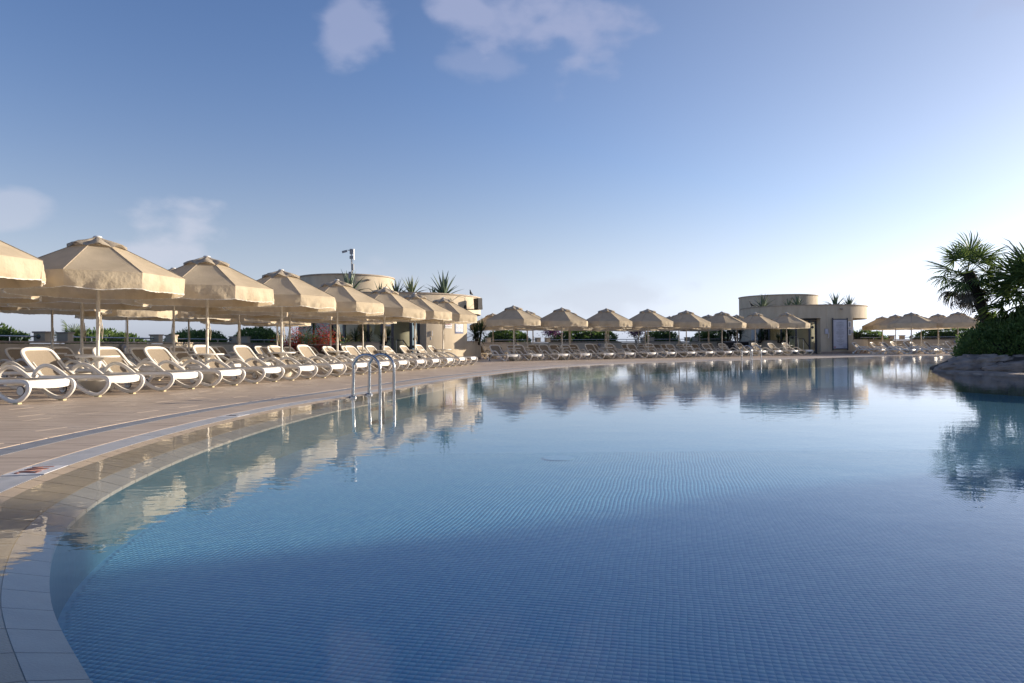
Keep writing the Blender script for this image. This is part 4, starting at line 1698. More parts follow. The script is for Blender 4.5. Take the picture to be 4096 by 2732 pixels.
# ------------------------------------------------------------------ pavilions
def pavilion(c, Rl, cu, Ru, A, label, up_label):
    """A: angles in degrees on the drum (see keys)"""
    root = empty('pavilion', (c[0], c[1], 0), 0, label, 'pavilion')
    Rb = Rl - .7
    ZF, ZT = 2.28, 3.15
    o = (0, 0)
    # fascia drum, roof and coping
    MB().arc_wall(o, Rl - .18, Rl, ZF, ZT - .055, -180, 180, 3).build('fascia', 'render', root, True)
    MB().arc_wall(o, Rl - .24, Rl + .045, ZT - .055, ZT, -180, 180, 3).build('coping', 'coping', root, True)
    mb = MB().lathe([(Rl - .182, 2.62), (0, 2.62)], 72)
    mb.f = [f for f in mb.f if len(f) == 4]
    mb.build('roof', 'soil', root)
    mb = MB().arc_wall(o, .5, Rl - .19, ZF + .06, ZF + .16, -180, 180, 4)
    mb.build('soffit', 'render', root)
    # upper drum
    u = (cu[0] - c[0], cu[1] - c[1])
    MB().arc_wall(u, Ru - .18, Ru, 0, 4.20, -180, 180, 4).build('upper_drum', 'render', root, True)
    MB().arc_wall(u, Ru - .24, Ru + .045, 4.20, 4.26, -180, 180, 4).build('upper_coping', 'coping', root, True)
    # recessed wall left of the windows, window band, door, and the flush wall on the right
    MB().arc_wall(o, Rb - .2, Rb, 0, ZF + .06, A['left'], A['w0'], 3).build('recessed_wall', 'render_pale', root, True)
    MB().arc_wall(o, Rb - .2, Rb, 0, .80, A['w0'], A['d0'], 3).build('window_wall', 'render', root, True)
    wb = MB().arc_wall(o, Rb - .14, Rb - .05, 2.16, ZF + .06, A['w0'], A['f1'], 3).build('window_frame', 'frame', root, True)
    MB().arc_wall(o, Rb - .14, Rb - .05, .80, .87, A['w0'], A['d0'], 3).build('sill', 'frame', wb, True)
    ms = [A['w0'] + .7, A['m1'], A['m2'], A['d0'] - .7]
    for a in ms:
        hw = .055 / Rb * 180 / PI
        MB().arc_wall(o, Rb - .15, Rb - .04, .87, 2.16, a - hw, a + hw, 1).build('mullion', 'frame', wb)
    for a, b in zip(ms[:-1], ms[1:]):
        hw = .055 / Rb * 180 / PI
        MB().arc_wall(o, Rb - .10, Rb - .09, .87, 2.16, a + hw, b - hw, 3).build('pane', 'glass', wb, True)
    # open door leaf, opening, fixed glazed panel
    hw = .06 / Rb * 180 / PI

    def glazed(a, b, name, stickers):
        fr = MB()
        for q in (a + hw, b - hw):
            fr.arc_wall(o, Rb - .13, Rb - .05, .02, 2.15, q - hw, q + hw, 1)
        fr.arc_wall(o, Rb - .13, Rb - .05, .02, .16, a + 2 * hw, b - 2 * hw, 2)
        fr.arc_wall(o, Rb - .13, Rb - .05, 2.06, 2.15, a + 2 * hw, b - 2 * hw, 2)
        f = fr.build(name, 'frame', root)
        MB().arc_wall(o, Rb - .10, Rb - .09, .16, 2.06, a + 2 * hw, b - 2 * hw, 2).build('pane', 'glass', f, True)
        mid = R((a + b) / 2)
        for z in stickers:
            mb_ = MB().lathe([(.085, 0), (.085, .004), (0, .004)], 18)
            rt = Matrix.Translation(((Rb - .088) * math.cos(mid), (Rb - .088) * math.sin(mid), z)) @ Matrix.Rotation(mid, 4, 'Z') @ Matrix.Rotation(PI / 2, 4, 'Y')
            mb_.v = [tuple(rt @ Vector(v)) for v in mb_.v]
            mb_.build('sticker', 'ink', f)
        return f

    dl = glazed(A['d0'], A['d1'], 'door', (1.05,))
    mid = R((A['d0'] * .35 + A['d1'] * .65))
    # push bar and its lever plate
    mb = MB()
    p0 = Vector(((Rb + .02) * math.cos(R(A['d0'] + 1)), (Rb + .02) * math.sin(R(A['d0'] + 1)), 1.22))
    p1 = Vector(((Rb + .02) * math.cos(R(A['d1'] - .5)), (Rb + .02) * math.sin(R(A['d1'] - .5)), 1.12))
    mb.tube([p0, p0.lerp(p1, .25) + Vector((0, 0, -.07)), p1], .015, 6)
    mb.build('push_bar', 'greybox', dl)
    mb = MB()
    mb.arc_wall(o, Rb - .088, Rb - .083, 1.62, 1.86, A['d0'] + 2.2 * hw, A['d1'] - 2.2 * hw, 2)
    mb.build('notice', 'sign_white', dl)
    glazed(A['o1'], A['f1'], 'glazed_panel', (1.03, 1.72))
    MB().arc_wall(o, Rb - .2, Rl, 0, ZF + .001, A['f1'], A['end'], 2.5).build('flush_wall', 'render', root, True)
    MB().arc_wall(o, Rl + .002, Rl + .022, -.02, .14, A['f1'] + .2, A['end'] + 62, 3).build('skirting', 'skirting', root, True)
    # dim room behind the glass
    MB().arc_wall(o, Rb - 2.0, Rb - 1.9, 0, ZF + .05, A['left'], A['f1'] + 8, 4).build('inner_wall', 'inner', root, True)
    mb = MB().lathe([(Rl - .3, .004), (0, .004)], 48)
    mb.f = [f for f in mb.f if len(f) == 4]
    mb.build('floor', 'coping', root)
    # entrance step rail
    a = R(A['d1'] + 1.5)
    b = R(A['d1'] + (A['o1'] - A['d1']) * .55)
    e = R(A['o1'])
    mb = MB()

    def pr(an, r_, z):
        return (r_ * math.cos(an), r_ * math.sin(an), z)
    mb.tube([pr(a, Rb + .05, .98), pr(b, Rb + .05, .98), pr(e, Rb + .30, .42)], .024, 8)
    hr = mb.build('entrance_rail', 'dark', root, True)
    mb = MB()
    mb.tube([pr(a, Rb + .05, 0), pr(a, Rb + .05, .98)], .018, 8)
    mb.tube([pr(b, Rb + .05, 0), pr(b, Rb + .05, .98)], .018, 8)
    mb.build('rail_post', 'steel', hr, True)
    # planting troughs: under the windows and curving away on the right
    t1 = MB().arc_wall(o, Rl - .22, Rl - .06, 0, .86, A['w0'] - 2, A['d0'] - 1.2, 3).build('window_trough', 'render', root, True)
    MB().arc_wall(o, Rl - .26, Rl - .02, .86, .905, A['w0'] - 2.3, A['d0'] - 1.0, 3).build('coping', 'coping', t1, True)
    MB().arc_wall(o, Rb + .002, Rl - .22, .6, .74, A['w0'] - 2, A['d0'] - 1.3, 3).build('soil', 'soil', t1, True)
    t2 = MB().arc_wall(o, Rl - .18, Rl - .003, 0, .88, A['end'], A['end'] + 75, 3).build('end_trough', 'render', root, True)
    MB().arc_wall(o, Rl - .22, Rl + .03, .88, .925, A['end'] + .4, A['end'] + 75, 3).build('coping', 'coping', t2, True)
    MB().arc_wall(o, 1.2, Rl - .18, .6, .74, A['end'] + 1, A['end'] + 75, 4).build('soil', 'soil', t2)
    return root


LC, LU = (-6.28, 35.2), (-8.57, 35.5)
LA = dict(left=-185, w0=-124.8, m1=-112.5, m2=-94.7, d0=-84.8, d1=-77.5, o1=-66.7, f1=-59.5, end=-28.3)
pavL = pavilion(LC, 4.67, LU, 2.42, LA, 'sand-coloured round pavilion at the end of the near deck', '')
RC, RU = (20.15, 47.4), (20.35, 52.2)
RA = dict(left=-210, w0=-168, m1=-152, m2=-136, d0=-128.7, d1=-118.4, o1=-106.5, f1=-97.5, end=-64.6)
pavR = pavilion(RC, 4.03, RU, 2.82, RA, 'sand-coloured round pavilion with menu board across the pool', '')


def on_drum(c, r_, deg, z):
    return (c[0] + r_ * math.cos(R(deg)), c[1] + r_ * math.sin(R(deg)), z), R(deg) - PI / 2


# waterspouts
def spout(c, r_, deg, z, label):
    p, _ = on_drum(c, r_, deg, z)
    root = empty('waterspout', p, R(deg), label, 'waterspout')
    MB().tube([(-.02, 0, 0), (.22, 0, -.03)], [.05, .05], 10).build('pipe', 'coping', root, True)
    MB().lathe([(.075, -.012), (.075, .012)], 12).build('collar', 'coping', root)
    return root


spout(LU, 2.42, -52, 3.98, 'stub waterspout on the upper drum of the near pavilion')
spout(RU, 2.82, -92, 3.95, 'dark waterspout on the upper drum of the far pavilion')
spout(RC, 4.03, -79, 2.86, 'dark waterspout above the menu board of the far pavilion')

# agaves along the roof edges
ZR = 2.93
for (x, y, h, sp, n, lab, st) in (
        (-7.55, 31.6, 1.36, .55, 20, 'tall upright agave on the near pavilion beside the camera mast', False),
        (-6.1, 31.6, .82, .75, 18, 'small agave on the near pavilion, second from the mast', False),
        (-5.35, 31.7, .95, .85, 20, 'spreading agave on the near pavilion, beside the striped one', False),
        (-4.65, 31.75, 1.08, .70, 22, 'yellow-striped agave on the near pavilion roof', True),
        (-3.72, 32.3, .64, .9, 16, 'smallest agave on the near pavilion, beside the biggest', False),
        (-3.25, 32.7, 1.36, .95, 30, 'biggest spreading agave on the near pavilion roof', False),
        (16.95, 46.1, 1.2, .70, 24, 'tall agave on the far pavilion nearest the crow', False),
        (18.25, 45.0, .82, .85, 20, 'small dark agave on the far pavilion left of its twin', False),
        (18.75, 44.8, .98, .70, 24, 'bushy agave on the far pavilion below the waterspout', False),
        (21.3, 44.9, 1.12, .95, 26, 'spreading agave on the far pavilion above the menu board', False),
        (22.5, 45.5, .98, .95, 26, 'agave at the outer end of the far pavilion roof', False)):
    make_agave((x, y, ZR), h, sp, n, lab, int(abs(x * 100)), st)

# plants in the troughs
make_yucca((-7.0, 31.35, .72), [(-.2, 0, .35), (.15, .05, .45), (.4, 0, .3)], .62, .04, 'dark yucca in the window trough of the near pavilion', 3)
make_yucca((-5.95, 31.3, .72), [(0, 0, .28), (.25, 0, .4)], .5, .035, 'thin yucca in the near pavilion trough beside the door', 4)
make_yucca((-1.75, 34.3, .74), [(0, 0, .35), (.2, .1, .65), (-.1, -.15, .5)], .85, .045, 'bright green yucca in the end trough of the near pavilion', 5, n=60)
make_yucca((16.45, 45.5, .72), [(0, 0, .3), (.2, -.2, .5)], .62, .045, 'spiky yucca at the left end of the far pavilion windows', 6)
make_yucca((17.3, 44.35, .72), [(0, 0, .25), (.25, -.15, .35)], .55, .045, 'low agave-like yucca in the far pavilion window trough', 7)
make_yucca((17.75, 44.05, .72), [(0, 0, .62), (.1, 0, .4)], .62, .045, 'taller yucca in the middle of the far pavilion window trough', 8)
make_yucca((23.0, 45.6, .74), [(0, 0, .2), (.3, .2, .3), (-.2, .2, .25)], .6, .045, 'yucca in the sunlit end trough of the far pavilion', 9)

# ---- wooden planter with red flowers
root = empty('wooden_planter', (-8.45, 28.6, 0), R(-6), 'dark wooden planter box in front of the near pavilion', 'planter')
for k in range(13):
    MB().box((-1.26 + .21 * k, -.33, .39), (.20, .04, .76)).build('plank', 'wood', root)
for s in (-1, 1):
    for k in range(3):
        MB().box((s * 1.38, -.2 + .21 * k, .39), (.04, .2, .76)).build('plank', 'wood', root)
MB().box((0, .35, .39), (2.7, .04, .76)).build('back_panel', 'wood', root)
MB().box((0, -.34, .795), (2.86, .10, .05)).build('rim', 'greybox', root)
MB().box((0, .02, .66), (2.66, .62, .1)).build('soil', 'soil', root)
make_yucca((-8.35, 28.75, .70), [(0, 0, .95)], 1.15, .055, 'large spiky dracaena rising behind the red flowers', 11, 'dracaena', 70)
root = empty('red_flowers', (-8.45, 28.5, .70), 0, 'red flowering shrub spilling from the dark wooden planter', 'flowering shrub')
mb = MB()
for k in range(26):
    x = random.uniform(-1.1, 1.1)
    mb.tube([(x, 0, 0), (x * 1.05 + random.uniform(-.1, .1), random.uniform(-.25, .1), random.uniform(.25, .5)), (x * 1.15 + random.uniform(-.2, .2), random.uniform(-.45, .1), random.uniform(.1, .8))], .008, 4)
mb.build('stems', 'hedge_core', root)
n = 2600
P = np.random.normal(size=(n, 3)) * np.array([.62, .20, .20]) + np.array([0, 0, .25])
foliage('leaves', P, np.random.normal(size=(n, 3)), .075, .035, 'hedge', root)
PP = []
for cx_, cz_, sx_, sz_, n_ in ((-.45, .62, .13, .12, 150), (-.5, .18, .20, .16, 420), (-.2, -.10, .12, .12, 130), (.72, .42, .26, .22, 520), (.5, .15, .25, .14, 200), (-1.0, .2, .22, .12, 160), (1.0, .35, .15, .15, 120)):
    PP.append(np.random.normal(size=(n_, 3)) * np.array([sx_, .10, sz_]) + np.array([cx_, -.36, cz_]))
P = np.vstack(PP)
foliage('flowers', P, np.random.normal(size=(len(P), 3)), .055, .035, 'redflower', root)
# ---- dark planter before the far pavilion
root = empty('dark_planter', (14.9, 46.0, 0), R(28), 'black planter box left of the far pavilion', 'planter')
for k in range(9):
    MB().box((-.96 + .24 * k, -.33, .40), (.232, .04, .80)).build('plank', 'darkplanter', root)
for s in (-1, 1):
    MB().box((s * 1.10, .0, .40), (.04, .64, .80)).build('end_panel', 'darkplanter', root)
MB().box((0, .35, .40), (2.16, .04, .80)).build('back_panel', 'darkplanter', root)
MB().box((0, -.33, .825), (2.3, .09, .05)).build('rim', 'greybox', root)
MB().box((0, 0, .70), (2.1, .6, .08)).build('soil', 'soil', root)
make_yucca((14.5, 45.9, .72), [(0, 0, .85), (-.3, 0, .4), (.25, .1, .55)], .78, .05, 'big yucca in the left half of the black planter', 12, n=70)
make_yucca((15.3, 46.3, .72), [(0, 0, .9), (.25, .1, .6), (-.2, 0, .45)], .78, .05, 'big yucca in the right half of the black planter', 13, n=70)

# ------------------------------------------------------------------ mast, loudspeaker, signs, birds
root = empty('camera_mast', (-7.58, 32.4, 2.62), 0, 'thin steel mast with security camera on the near pavilion', 'mast')
MB().tube([(0, 0, 0), (0, 0, 1.6), (-.02, 0, 2.62)], [.035, .03, .028], 8).build('pole', 'pole', root, True)
mb = MB()
mb.box((-.02, 0, 2.60), (.13, .10, .24))
mb.box((-.02, 0, 2.32), (.14, .10, .14))
mb.build('mount', 'greybox', root)
cm = MB().box((0, 0, 0), (1, 1, 1), 0, Matrix.Translation((-.33, -.02, 2.60)) @ Matrix.Rotation(R(14), 4, 'Y').inverted() @ Matrix.Diagonal((.24, .09, .09, 1))).build('camera_body', 'greybox', root)
MB().tube([(-.2, -.02, 2.66), (-.08, 0, 2.66)], .018, 6).build('camera_arm', 'greybox', cm)
MB().box((.10, 0, 2.46), (.035, .20, .52)).build('antenna_panel', 'sign_white', root)
MB().box((.07, 0, 1.86), (.05, .14, .30)).build('box_antenna', 'greybox', root)
MB().box((-.07, -.03, 1.48), (.13, .12, .30)).build('junction_box', 'greybox', root)
MB().tube([(.05, 0, 2.2), (.045, .02, 1.9), (.05, .01, 1.4), (.035, .02, .8), (.05, 0, .1)], .009, 5).build('cable', 'ink_grey', root)

p, a = on_drum(LC, 4.67, -30.5, 2.55)
root = empty('loudspeaker', p, R(-30.5), 'black loudspeaker on a wall arm at the near pavilion', 'loudspeaker')
MB().box((.03, 0, -.06), (.06, .12, .30)).build('wall_plate', 'dark', root)
MB().tube([(.05, 0, -.10), (.30, .22, -.10), (.42, .36, -.08)], .024, 8).build('arm', 'dark', root, True)
sp = MB().box((0, 0, 0), (1, 1, 1), 0, Matrix.Translation((.46, .46, .16)) @ Matrix.Rotation(R(-20), 4, 'Z') @ Matrix.Rotation(R(4), 4, 'X') @ Matrix.Diagonal((.32, .28, .56, 1))).build('cabinet', 'speaker', root)
MB().box((0, 0, 0), (1, 1, 1), 0, Matrix.Translation((.62, .40, .16)) @ Matrix.Rotation(R(-20), 4, 'Z') @ Matrix.Diagonal((.012, .25, .52, 1))).build('grille', 'dark', sp)
MB().tube([(.04, 0, .62), (.02, .02, .2), (.03, 0, .0)], .008, 5).build('cable', 'ink_grey', root)
MB().tube([(.08, .02, -.04), (.20, .10, -.03), (.30, .28, .15), (.38, .34, .22)], .007, 5).build('cable', 'ink_grey', root)


def plate(mb_, c, r_, a0, a1, z0, z1, off_=.012, th=.010):
    mb_.arc_wall((0, 0), r_ + off_ - th, r_ + off_, z0, z1, a0, a1, 1.5)


def sign_root(name, c, r_, a0, a1, z, label, cat):
    return empty(name, (c[0], c[1], z), 0, label, cat)


# no-jumping sign
root = empty('warning_sign', (LC[0], LC[1], 0), 0, 'white no-jumping sign with red ring on near pavilion', 'sign')
zc = 1.95
mb = MB()
plate(mb, LC, 4.67, -47.3, -42.3, 1.52, 2.16, .014)
mb.build('panel', 'sign_white', root)
am = R(-44.8)
rt = Matrix.Translation((4.688 * math.cos(am), 4.688 * math.sin(am), 1.93)) @ Matrix.Rotation(am + PI / 2, 4, 'Z') @ Matrix.Rotation(PI / 2, 4, 'X')
mb = MB()
ring = [[(r_ * math.cos(k * PI / 16), r_ * math.sin(k * PI / 16), .004) for k in range(32)] for r_ in (.135, .170)]
mb.grid(ring[::-1], True)
mb.add([(-.11, .095, .0045), (-.095, .11, .0045), (.11, -.095, .0045), (.095, -.11, .0045)], [(0, 3, 2, 1)])
mb.v = [tuple(rt @ Vector(v)) for v in mb.v]
mb.build('red_ring', 'sign_red', root)
mb = MB()
mb.add([(-.06, -.06, .003), (.07, -.06, .003), (.07, -.075, .003), (-.06, -.075, .003)], [(0, 3, 2, 1)])
mb.add([(-.03, .03, .003), (0, .06, .003), (.03, -.03, .003), (.015, -.045, .003)], [(0, 3, 2, 1)])
mb.v = [tuple(rt @ Vector(v)) for v in mb.v]
mb.build('diver_mark', 'ink', root)
for txt, dz, ink, s in (("NO JUMPING", -.24, 'sign_red', .062), ("NICHT SPRINGEN", -.34, 'ink', .050)):
    tm = text_mesh(txt, s)
    tm.transform(rt @ Matrix.Translation((0, dz, .004)))
    link('lettering', tm, ink, root)
# ceramic tile panel
root = empty('tile_panel', (LC[0], LC[1], 0), 0, 'blue and white ceramic tile panel on near pavilion wall', 'tile panel')
a0, a1 = -39.3, -32.6
for rz_ in range(4):
    for cx_ in range(3):
        q0 = a0 + (a1 - a0) * cx_ / 3
        q1 = a0 + (a1 - a0) * (cx_ + 1) / 3
        z0, z1 = 1.36 + .19 * rz_, 1.36 + .19 * (rz_ + 1)
        mb = MB()
        plate(mb, LC, 4.67, q0 + .04, q1 - .04, z0 + .003, z1 - .003, .014)
        mb.build('glazed_tile', 'whiteglaze', root)
mb = MB()
plate(mb, LC, 4.67, a0, a1, 1.28, 1.36, .016)
plate(mb, LC, 4.67, a0 - .35, a0, 1.28, 2.15, .016)
plate(mb, LC, 4.67, a1, a1 + .35, 1.28, 2.15, .016)
mb.build('border', 'blue', root)
# menu board
root = empty('menu_board', (RC[0], RC[1], 0), 0, 'tall dark-framed menu board on the far pavilion wall', 'menu board')
RR = 4.03
z0, z1 = .32, 2.18
mb = MB()
for q in (-87.2, -72.6):
    plate(mb, RC, RR, q - .45, q + .45, z0 - .10, z1 + .10, .10, .06)
plate(mb, RC, RR, -86.7, -73.1, z1 - .02, z1 + .04, .085, .05)
plate(mb, RC, RR, -86.7, -73.1, z0 - .04, z0 + .02, .085, .05)
mb.build('frame', 'frame', root)
mb = MB()
plate(mb, RC, RR, -86.7, -73.1, z0 + .02, z1 - .02, .07, .03)
mb.build('panel', 'board', root)
mb = MB()
z = z1 - .16
rng = random.Random(3)
while z > z0 + .2:
    w = rng.choice([1.2, 2.2, 3.2, 3.8, 4.2, 4.0]) * (.6 + .4 * abs(math.sin(z * 6)))
    if rng.random() < .9:
        plate(mb, RC, RR, -79.9 - w, -79.9 + w, z, z + .010, .0715, .001)
    z -= .026
mb.build('small_print', 'ink_grey', root)
mb = MB()
plate(mb, RC, RR, -86.0, -84.6, z0 + .07, z0 + .14, .0715, .001)
mb.build('red_mark', 'sign_red', root)
mb = MB()
plate(mb, RC, RR, -77.6, -74.2, z0 + .10, z0 + .115, .0715, .001)
plate(mb, RC, RR, -76.9, -74.8, z0 + .07, z0 + .085, .0715, .001)
plate(mb, RC, RR, -86.0, -84.4, z1 - .11, z1 - .10, .0715, .001)
mb.build('caption', 'ink_grey', root)
for k, (zz0, zz1, lab) in enumerate(((1.66, 2.06, 'upper white-framed notice beside the menu board'), (1.18, 1.60, 'lower white-framed notice beside the menu board'))):
    root = empty('framed_notice', (RC[0], RC[1], 0), 0, lab, 'notice')
    mb = MB()
    plate(mb, RC, RR, -71.2, -67.6, zz0, zz1, .03, .03)
    mb.build('frame', 'sign_white', root)
    mb = MB()
    plate(mb, RC, RR, -70.4, -68.4, zz0 + .06, zz1 - .06, .032, .001)
    mb.build('print', 'ink_grey', root)
root = empty('paper_notice', (RC[0], RC[1], 0), 0, 'small lilac paper notice at the corner of the far pavilion', 'notice')
mb = MB()
plate(mb, RC, RR, -67.5, -65.0, 1.34, 1.68, .05, .02)
mb.build('sheet', 'paper', root)
root = empty('phone_box', (RC[0], RC[1], 0), 0, 'grey wall box with handset left of the menu board', 'phone')
mb = MB()
plate(mb, RC, RR, -94.0, -90.8, 1.26, 1.60, .06, .06)
mb.build('box', 'greybox', root)
mb = MB()
plate(mb, RC, RR, -93.7, -91.2, 1.28, 1.58, .062, .002)
mb.build('label_sheet', 'paper', root)
p, _ = on_drum(RC, RR + .05, -90.6, 0)
MB().tube([(p[0] - RC[0], p[1] - RC[1], 1.34), (p[0] - RC[0], p[1] - RC[1], 1.08), (p[0] - RC[0] - .05, p[1] - RC[1], 1.0)], .018, 6).build('handset', 'sign_white', root)
p, _ = on_drum(RC, RR + .012, -92.4, 0)
MB().tube([(p[0] - RC[0], p[1] - RC[1], 1.6), (p[0] - RC[0], p[1] - RC[1], 3.08)], .012, 6).build('conduit', 'render', root)
# small paper holder on near pavilion wall
root = empty('towel_hook', (LC[0], LC[1], 0), 0, 'thin white bar fixed to the near pavilion wall', 'hook')
p, _ = on_drum(LC, 4.70, -56.0, 0)
p = (p[0] - LC[0], p[1] - LC[1])
MB().tube([(p[0], p[1], 1.16), (p[0], p[1], 1.40)], .02, 6).build('bar', 'sign_white', root)
MB().tube([(p[0] - .06, p[1] + .0, .98), (p[0] - .06, p[1], 1.12)], .016, 6).build('cord', 'sign_white', root)


def make_bird(name, loc, rz, s, m, label, head_up=1.0):
    prof = [(-.20, .115, .006, .012), (-.15, .118, .022, .012), (-.09, .120, .040, .030), (-.02, .125, .058, .055), (.05, .145, .062, .060),
            (.10, .185, .045, .045), (.125, .225, .033, .034), (.145, .255, .032, .032), (.165, .268, .026, .027), (.185, .268, .012, .013), (.215, .262, .003, .003)]
    rows = []
    for y, z, w, h in prof:
        rows.append([(w * math.cos(k * PI / 6), y, z + h * math.sin(k * PI / 6)) for k in range(12)])
    mb = MB()
    mb.grid(rows, True)
    mb.f.append(tuple(range(11, -1, -1)))
    for sx in (-1, 1):
        mb.tube([(sx * .022, .0, .09), (sx * .024, .015, .045), (sx * .024, .005, .004)], .006, 5)
        for t in (-.018, 0, .018):
            mb.tube([(sx * .024, .005, .005), (sx * .024 + t, .045, .004)], .004, 4)
        rows = [[(sx * (.052 + .008), .08, .165), (sx * .066, .0, .15), (sx * .05, -.10, .125), (sx * .02, -.19, .125)],
                [(sx * .055, .08, .12), (sx * .062, .0, .09), (sx * .048, -.08, .10), (sx * .02, -.17, .115)]]
        mb.grid(rows)
    o = mb.build(name, m, None, True, loc)
    o.rotation_euler = (R(18) * head_up, 0, rz)
    o.scale = (s, s, s)
    tag(o, label, 'bird')
    return o


make_bird('pigeon', (-2.0, 33.45, 3.15), R(150), .9, 'bird', 'dark pigeon perched on the near pavilion edge above the speaker')
make_bird('crow', (16.28, 46.35, 3.15), R(80), 1.25, 'crow', 'black crow perched on the far pavilion roof edge')


# ------------------------------------------------------------------ pool ladders
def rail(mb, a, b, h, z0a, z0b, r_=.022):
    a, b = Vector((a[0], a[1], 0)), Vector((b[0], b[1], 0))
    pts = []
    d = b - a
    rad = d.length / 2
    straight = h - rad
    for z in (z0a, 0.05, straight * .6, straight):
        pts.append(a + Vector((0, 0, z)) + d * .06 * max(0, z) / h)
    for k in range(1, 12):
        t = PI * k / 12
        pts.append(a + d * (.5 - .5 * math.cos(t)) * 1.0 + Vector((0, 0, straight + rad * math.sin(t))))
    for z in (straight, straight * .6, 0.0, z0b * .5, z0b):
        pts.append(b + Vector((0, 0, z)))
    mb.tube(pts, r_, 12)


def ladder(r1, r2, h, label):
    c = ((r1[0][0] + r2[1][0]) / 2, (r1[0][1] + r2[1][1]) / 2)
    root = empty('pool_ladder', (c[0], c[1], 0), 0, label, 'pool ladder')
    sh = lambda p: (p[0] - c[0], p[1] - c[1])
    for q in (r1, r2):
        mb = MB()
        rail(mb, sh(q[0]), sh(q[1]), h, -.02, -.40)
        rl_ = mb.build('rail', 'steel', root, True)
        for e in q[:1]:
            s = sh(e)
            MB().lathe([(.055, -.02), (.055, .004), (.035, .014), (.022, .016)], 18, (s[0], s[1], 0)).build('flange', 'steel', rl_, True)
    a, b = sh(r1[1]), sh(r2[1])
    for z in (-.14, -.32):
        mb = MB()
        an = math.atan2(b[1] - a[1], b[0] - a[0])
        L = math.hypot(b[0] - a[0], b[1] - a[1])
        mb.box(((a[0] + b[0]) / 2, (a[1] + b[1]) / 2, z), (L, .07, .025), an)
        mb.build('tread', 'steel', root)
    return root


ladder([(-2.19, 9.37), (-1.80, 9.28)], [(-2.07, 9.85), (-1.69, 9.75)], .57, 'bright steel pool ladder rails by the near deck')
ladder([(9.80, 29.15), (10.10, 28.72)], [(10.27, 29.43), (10.58, 29.0)], .60, 'steel pool ladder rails at the far pool edge')


# ------------------------------------------------------------------ island: rocks, bush, palms
def rock(loc, size, rz, seed, label, tilt=0.0):
    bm = bmesh.new()
    bmesh.ops.create_icosphere(bm, subdivisions=5, radius=1)
    for v in bm.verts:
        q = v.co.copy()
        o3 = Vector((seed, seed * .7, 0))
        d = noise.fractal(q * 1.2 + o3, 1.0, 2.0, 3) * .22
        st = Vector((q.x * 1.1, q.y * 1.1, q.z * 2.6 - q.x * .7)) + o3
        f1 = noise.voronoi(st, distance_metric='DISTANCE')[0]
        crack = max(0.0, 1 - (f1[1] - f1[0]) / .13)
        d -= .20 * crack ** 1.5
        d += (noise.cell(st * 1.3) - .5) * .09
        d += noise.fractal(q * 5.5 + o3, .9, 2.1, 4) * .045
        q = q * (1 + d)
        q.z = max(q.z, -.6)
        v.co = Vector((q.x * size[0], q.y * size[1], q.z * size[2]))
    bmesh.ops.smooth_vert(bm, verts=bm.verts, factor=.2, use_axis_x=True, use_axis_y=True, use_axis_z=True)
    me = bpy.data.meshes.new('rock')
    bm.to_mesh(me)
    bm.free()
    me.polygons.foreach_set('use_smooth', [True] * len(me.polygons))
    o = link('rock', me, 'rock', None, loc)
    o.rotation_euler = (0, tilt, rz)
    return tag(o, label, 'rock', 'rocks edging the island')


rock((10.95, 16.15, .06), (.88, .62, .29), R(-12), 3, 'dark wedge-shaped rock at the tip of the island', R(-8))
rock((12.0, 16.0, .10), (.62, .5, .30), R(15), 11, 'paler rounded rock under the bush, second from the tip')
rock((11.45, 15.0, .0), (.95, .45, .25), R(-38), 17, 'long flat rock in front, along the waterline', R(-3))
rock((12.1, 14.3, .0), (.75, .5, .28), R(-30), 23, 'layered rock along the waterline at the frame edge')
rock((12.6, 15.4, .1), (1.1, .9, .36), R(10), 29, 'rock half buried under the bush near the frame edge')
rock((11.9, 17.2, .05), (1.1, .8, .34), R(40), 31, 'rock on the hidden far side of the island')
rock((13.1, 13.2, .02), (.95, .7, .36), R(-35), 37, 'rock outside the right frame edge of the island')
rock((14.6, 12.6, .0), (1.2, .8, .40), R(-20), 41, 'rock farther along the island shore')
# soil mound and the submerged pale ledge
mb = MB().lathe([(3.6, -.42), (3.5, .02), (3.0, .22), (1.8, .42), (0, .5)], 40, (14.2, 16.4, 0))
mb.v = [(14.2 + (x - 14.2) * 1.02 + .15 * noise.noise(Vector((x, y, 0))), y * 1.0 + .15 * noise.noise(Vector((x, y, 9))), z) for x, y, z in mb.v]
isl = mb.build('island_mound', 'soil', None, True)
tag(isl, 'soil mound of the planted island', kind='structure')
mb = MB()
for i, (x, y) in enumerate(((9.72, 15.85), (9.80, 15.3), (9.95, 14.7), (10.10, 14.15), (10.30, 13.5), (10.6, 12.9), (11.1, 12.2), (11.8, 11.5))):
    pass
ledge = [(9.66, 15.9), (9.80, 15.2), (9.98, 14.6), (10.12, 14.1), (10.25, 13.5), (10.6, 12.8), (11.2, 12.1), (12.2, 11.3)]
rows = [[(x + .12, y, .012) for x, y in ledge], [(x + .6, y + .3, .03) for x, y in ledge]]
rows = [[(x, y, -.42) for x, y in ledge]] + rows
mb.grid(rows[::-1])
tag(mb.build('island_kerb', 'rock'), 'low pale kerb along the island waterline', kind='structure')

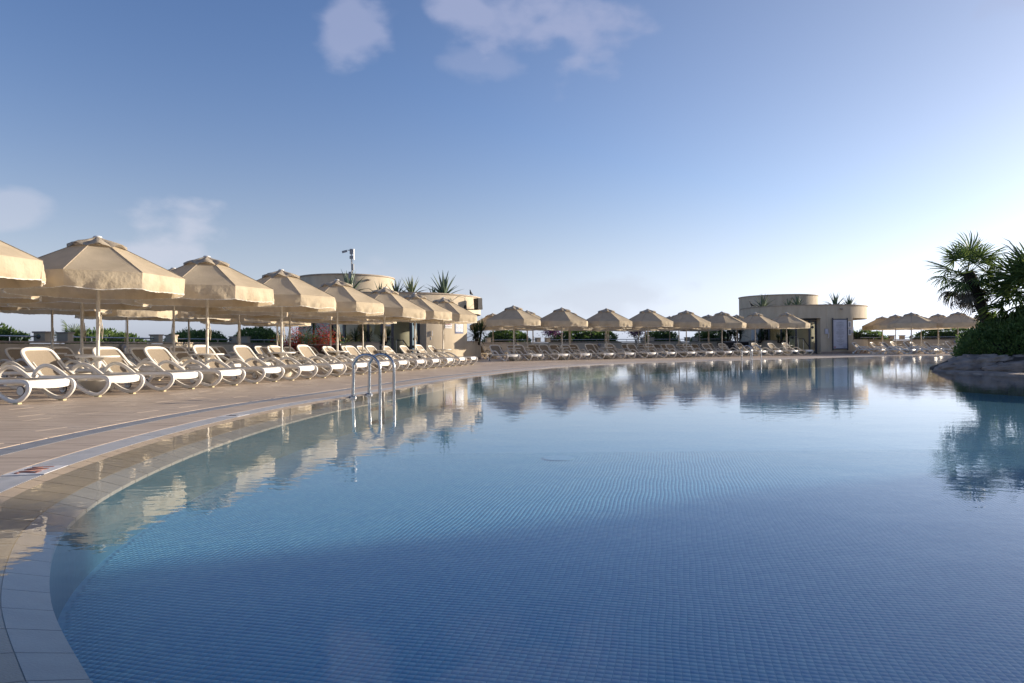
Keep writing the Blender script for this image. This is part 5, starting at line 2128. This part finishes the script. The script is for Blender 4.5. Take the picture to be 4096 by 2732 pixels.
make_bush('island_bush', (13.75, 17.2, .10), (2.15, 1.75, 1.22), 0, 30000, .075, 'large dense clipped bush covering the rocky island', 'bush', 51, lump=.14)
make_bush('island_bush', (14.1, 17.6, .42), (1.7, 1.4, 1.12), 0, 13000, .075, 'darker upper bush beneath the palms on the island', 'bush', 53, lump=.2)
make_fan_palm((12.75, 18.3, 0), [(.12, 0, .3), (.0, 0, 1.1), (-.22, 0, 1.8), (-.5, 0, 2.55)], 'slender leaning fan palm with shaggy trunk on the island', 25, 12, 1.0, 5, lo=-45, r0=.12)
make_fan_palm((13.4, 17.3, 0), [(0, 0, .3), (.0, 0, 1.2), (.02, 0, 1.95)], 'full fan palm cut by the right frame edge on the island', 46, 14, 1.38, 9, lo=-45, r0=.14)


# ------------------------------------------------------------------ unseen wing added to shade the foreground (right, behind the camera line)
def added_shade_wing():
    root = empty('added_shade_wing', (31.0, 5.0, 0), 0, 'unseen rendered wing added to shade the near pool', 'added building')
    MB().box((5, 0, 4.6), (10, 23, 9.2)).build('wall', 'render', root)
    for k in range(6):
        for z in (1.2, 4.1, 7.0):
            f = MB().box((-.02, -9.0 + 3.5 * k, z + .6), (.08, 1.5, 1.6)).build('window', 'frame', root)
            MB().box((-.07, -9.0 + 3.5 * k, z + .6), (.03, 1.36, 1.46)).build('pane', 'glass', f)
    MB().box((5, 0, 9.3), (10.3, 23.3, .2)).build('roof', 'coping', root)


added_shade_wing()

for i, (x, y, h, lab) in enumerate(((31.7, 15.6, 9.4, 'tall unseen tree added at the corner of the shade wing'), (30.0, 14.6, 8.0, 'unseen leafy tree added in front of the shade wing'))):  # trees added out of view to make the wing's shadow edge irregular
    root = empty('added_shade_tree', (x, y, 0), 0, lab, 'tree')
    MB().tube([(0, 0, -.1), (.1, 0, 2.5), (0, .1, h - 2.5)], [.22, .17, .09], 9).build('trunk', 'trunk', root, True)
    n = 5200
    P = np.random.normal(size=(n, 3))
    P /= np.linalg.norm(P, axis=1)[:, None]
    P *= (np.random.uniform(.2, 1, n) ** .5)[:, None] * np.array([1.5, 1.5, 2.0])
    P += np.array([0, 0, h - 2.2])
    keep_ = np.array([noise.noise(Vector(q) * .9 + Vector((i * 7, 0, 0))) > -.12 for q in P])
    P = P[keep_]
    foliage('crown', P, np.random.normal(size=(len(P), 3)), .22, .11, 'hedge', root)
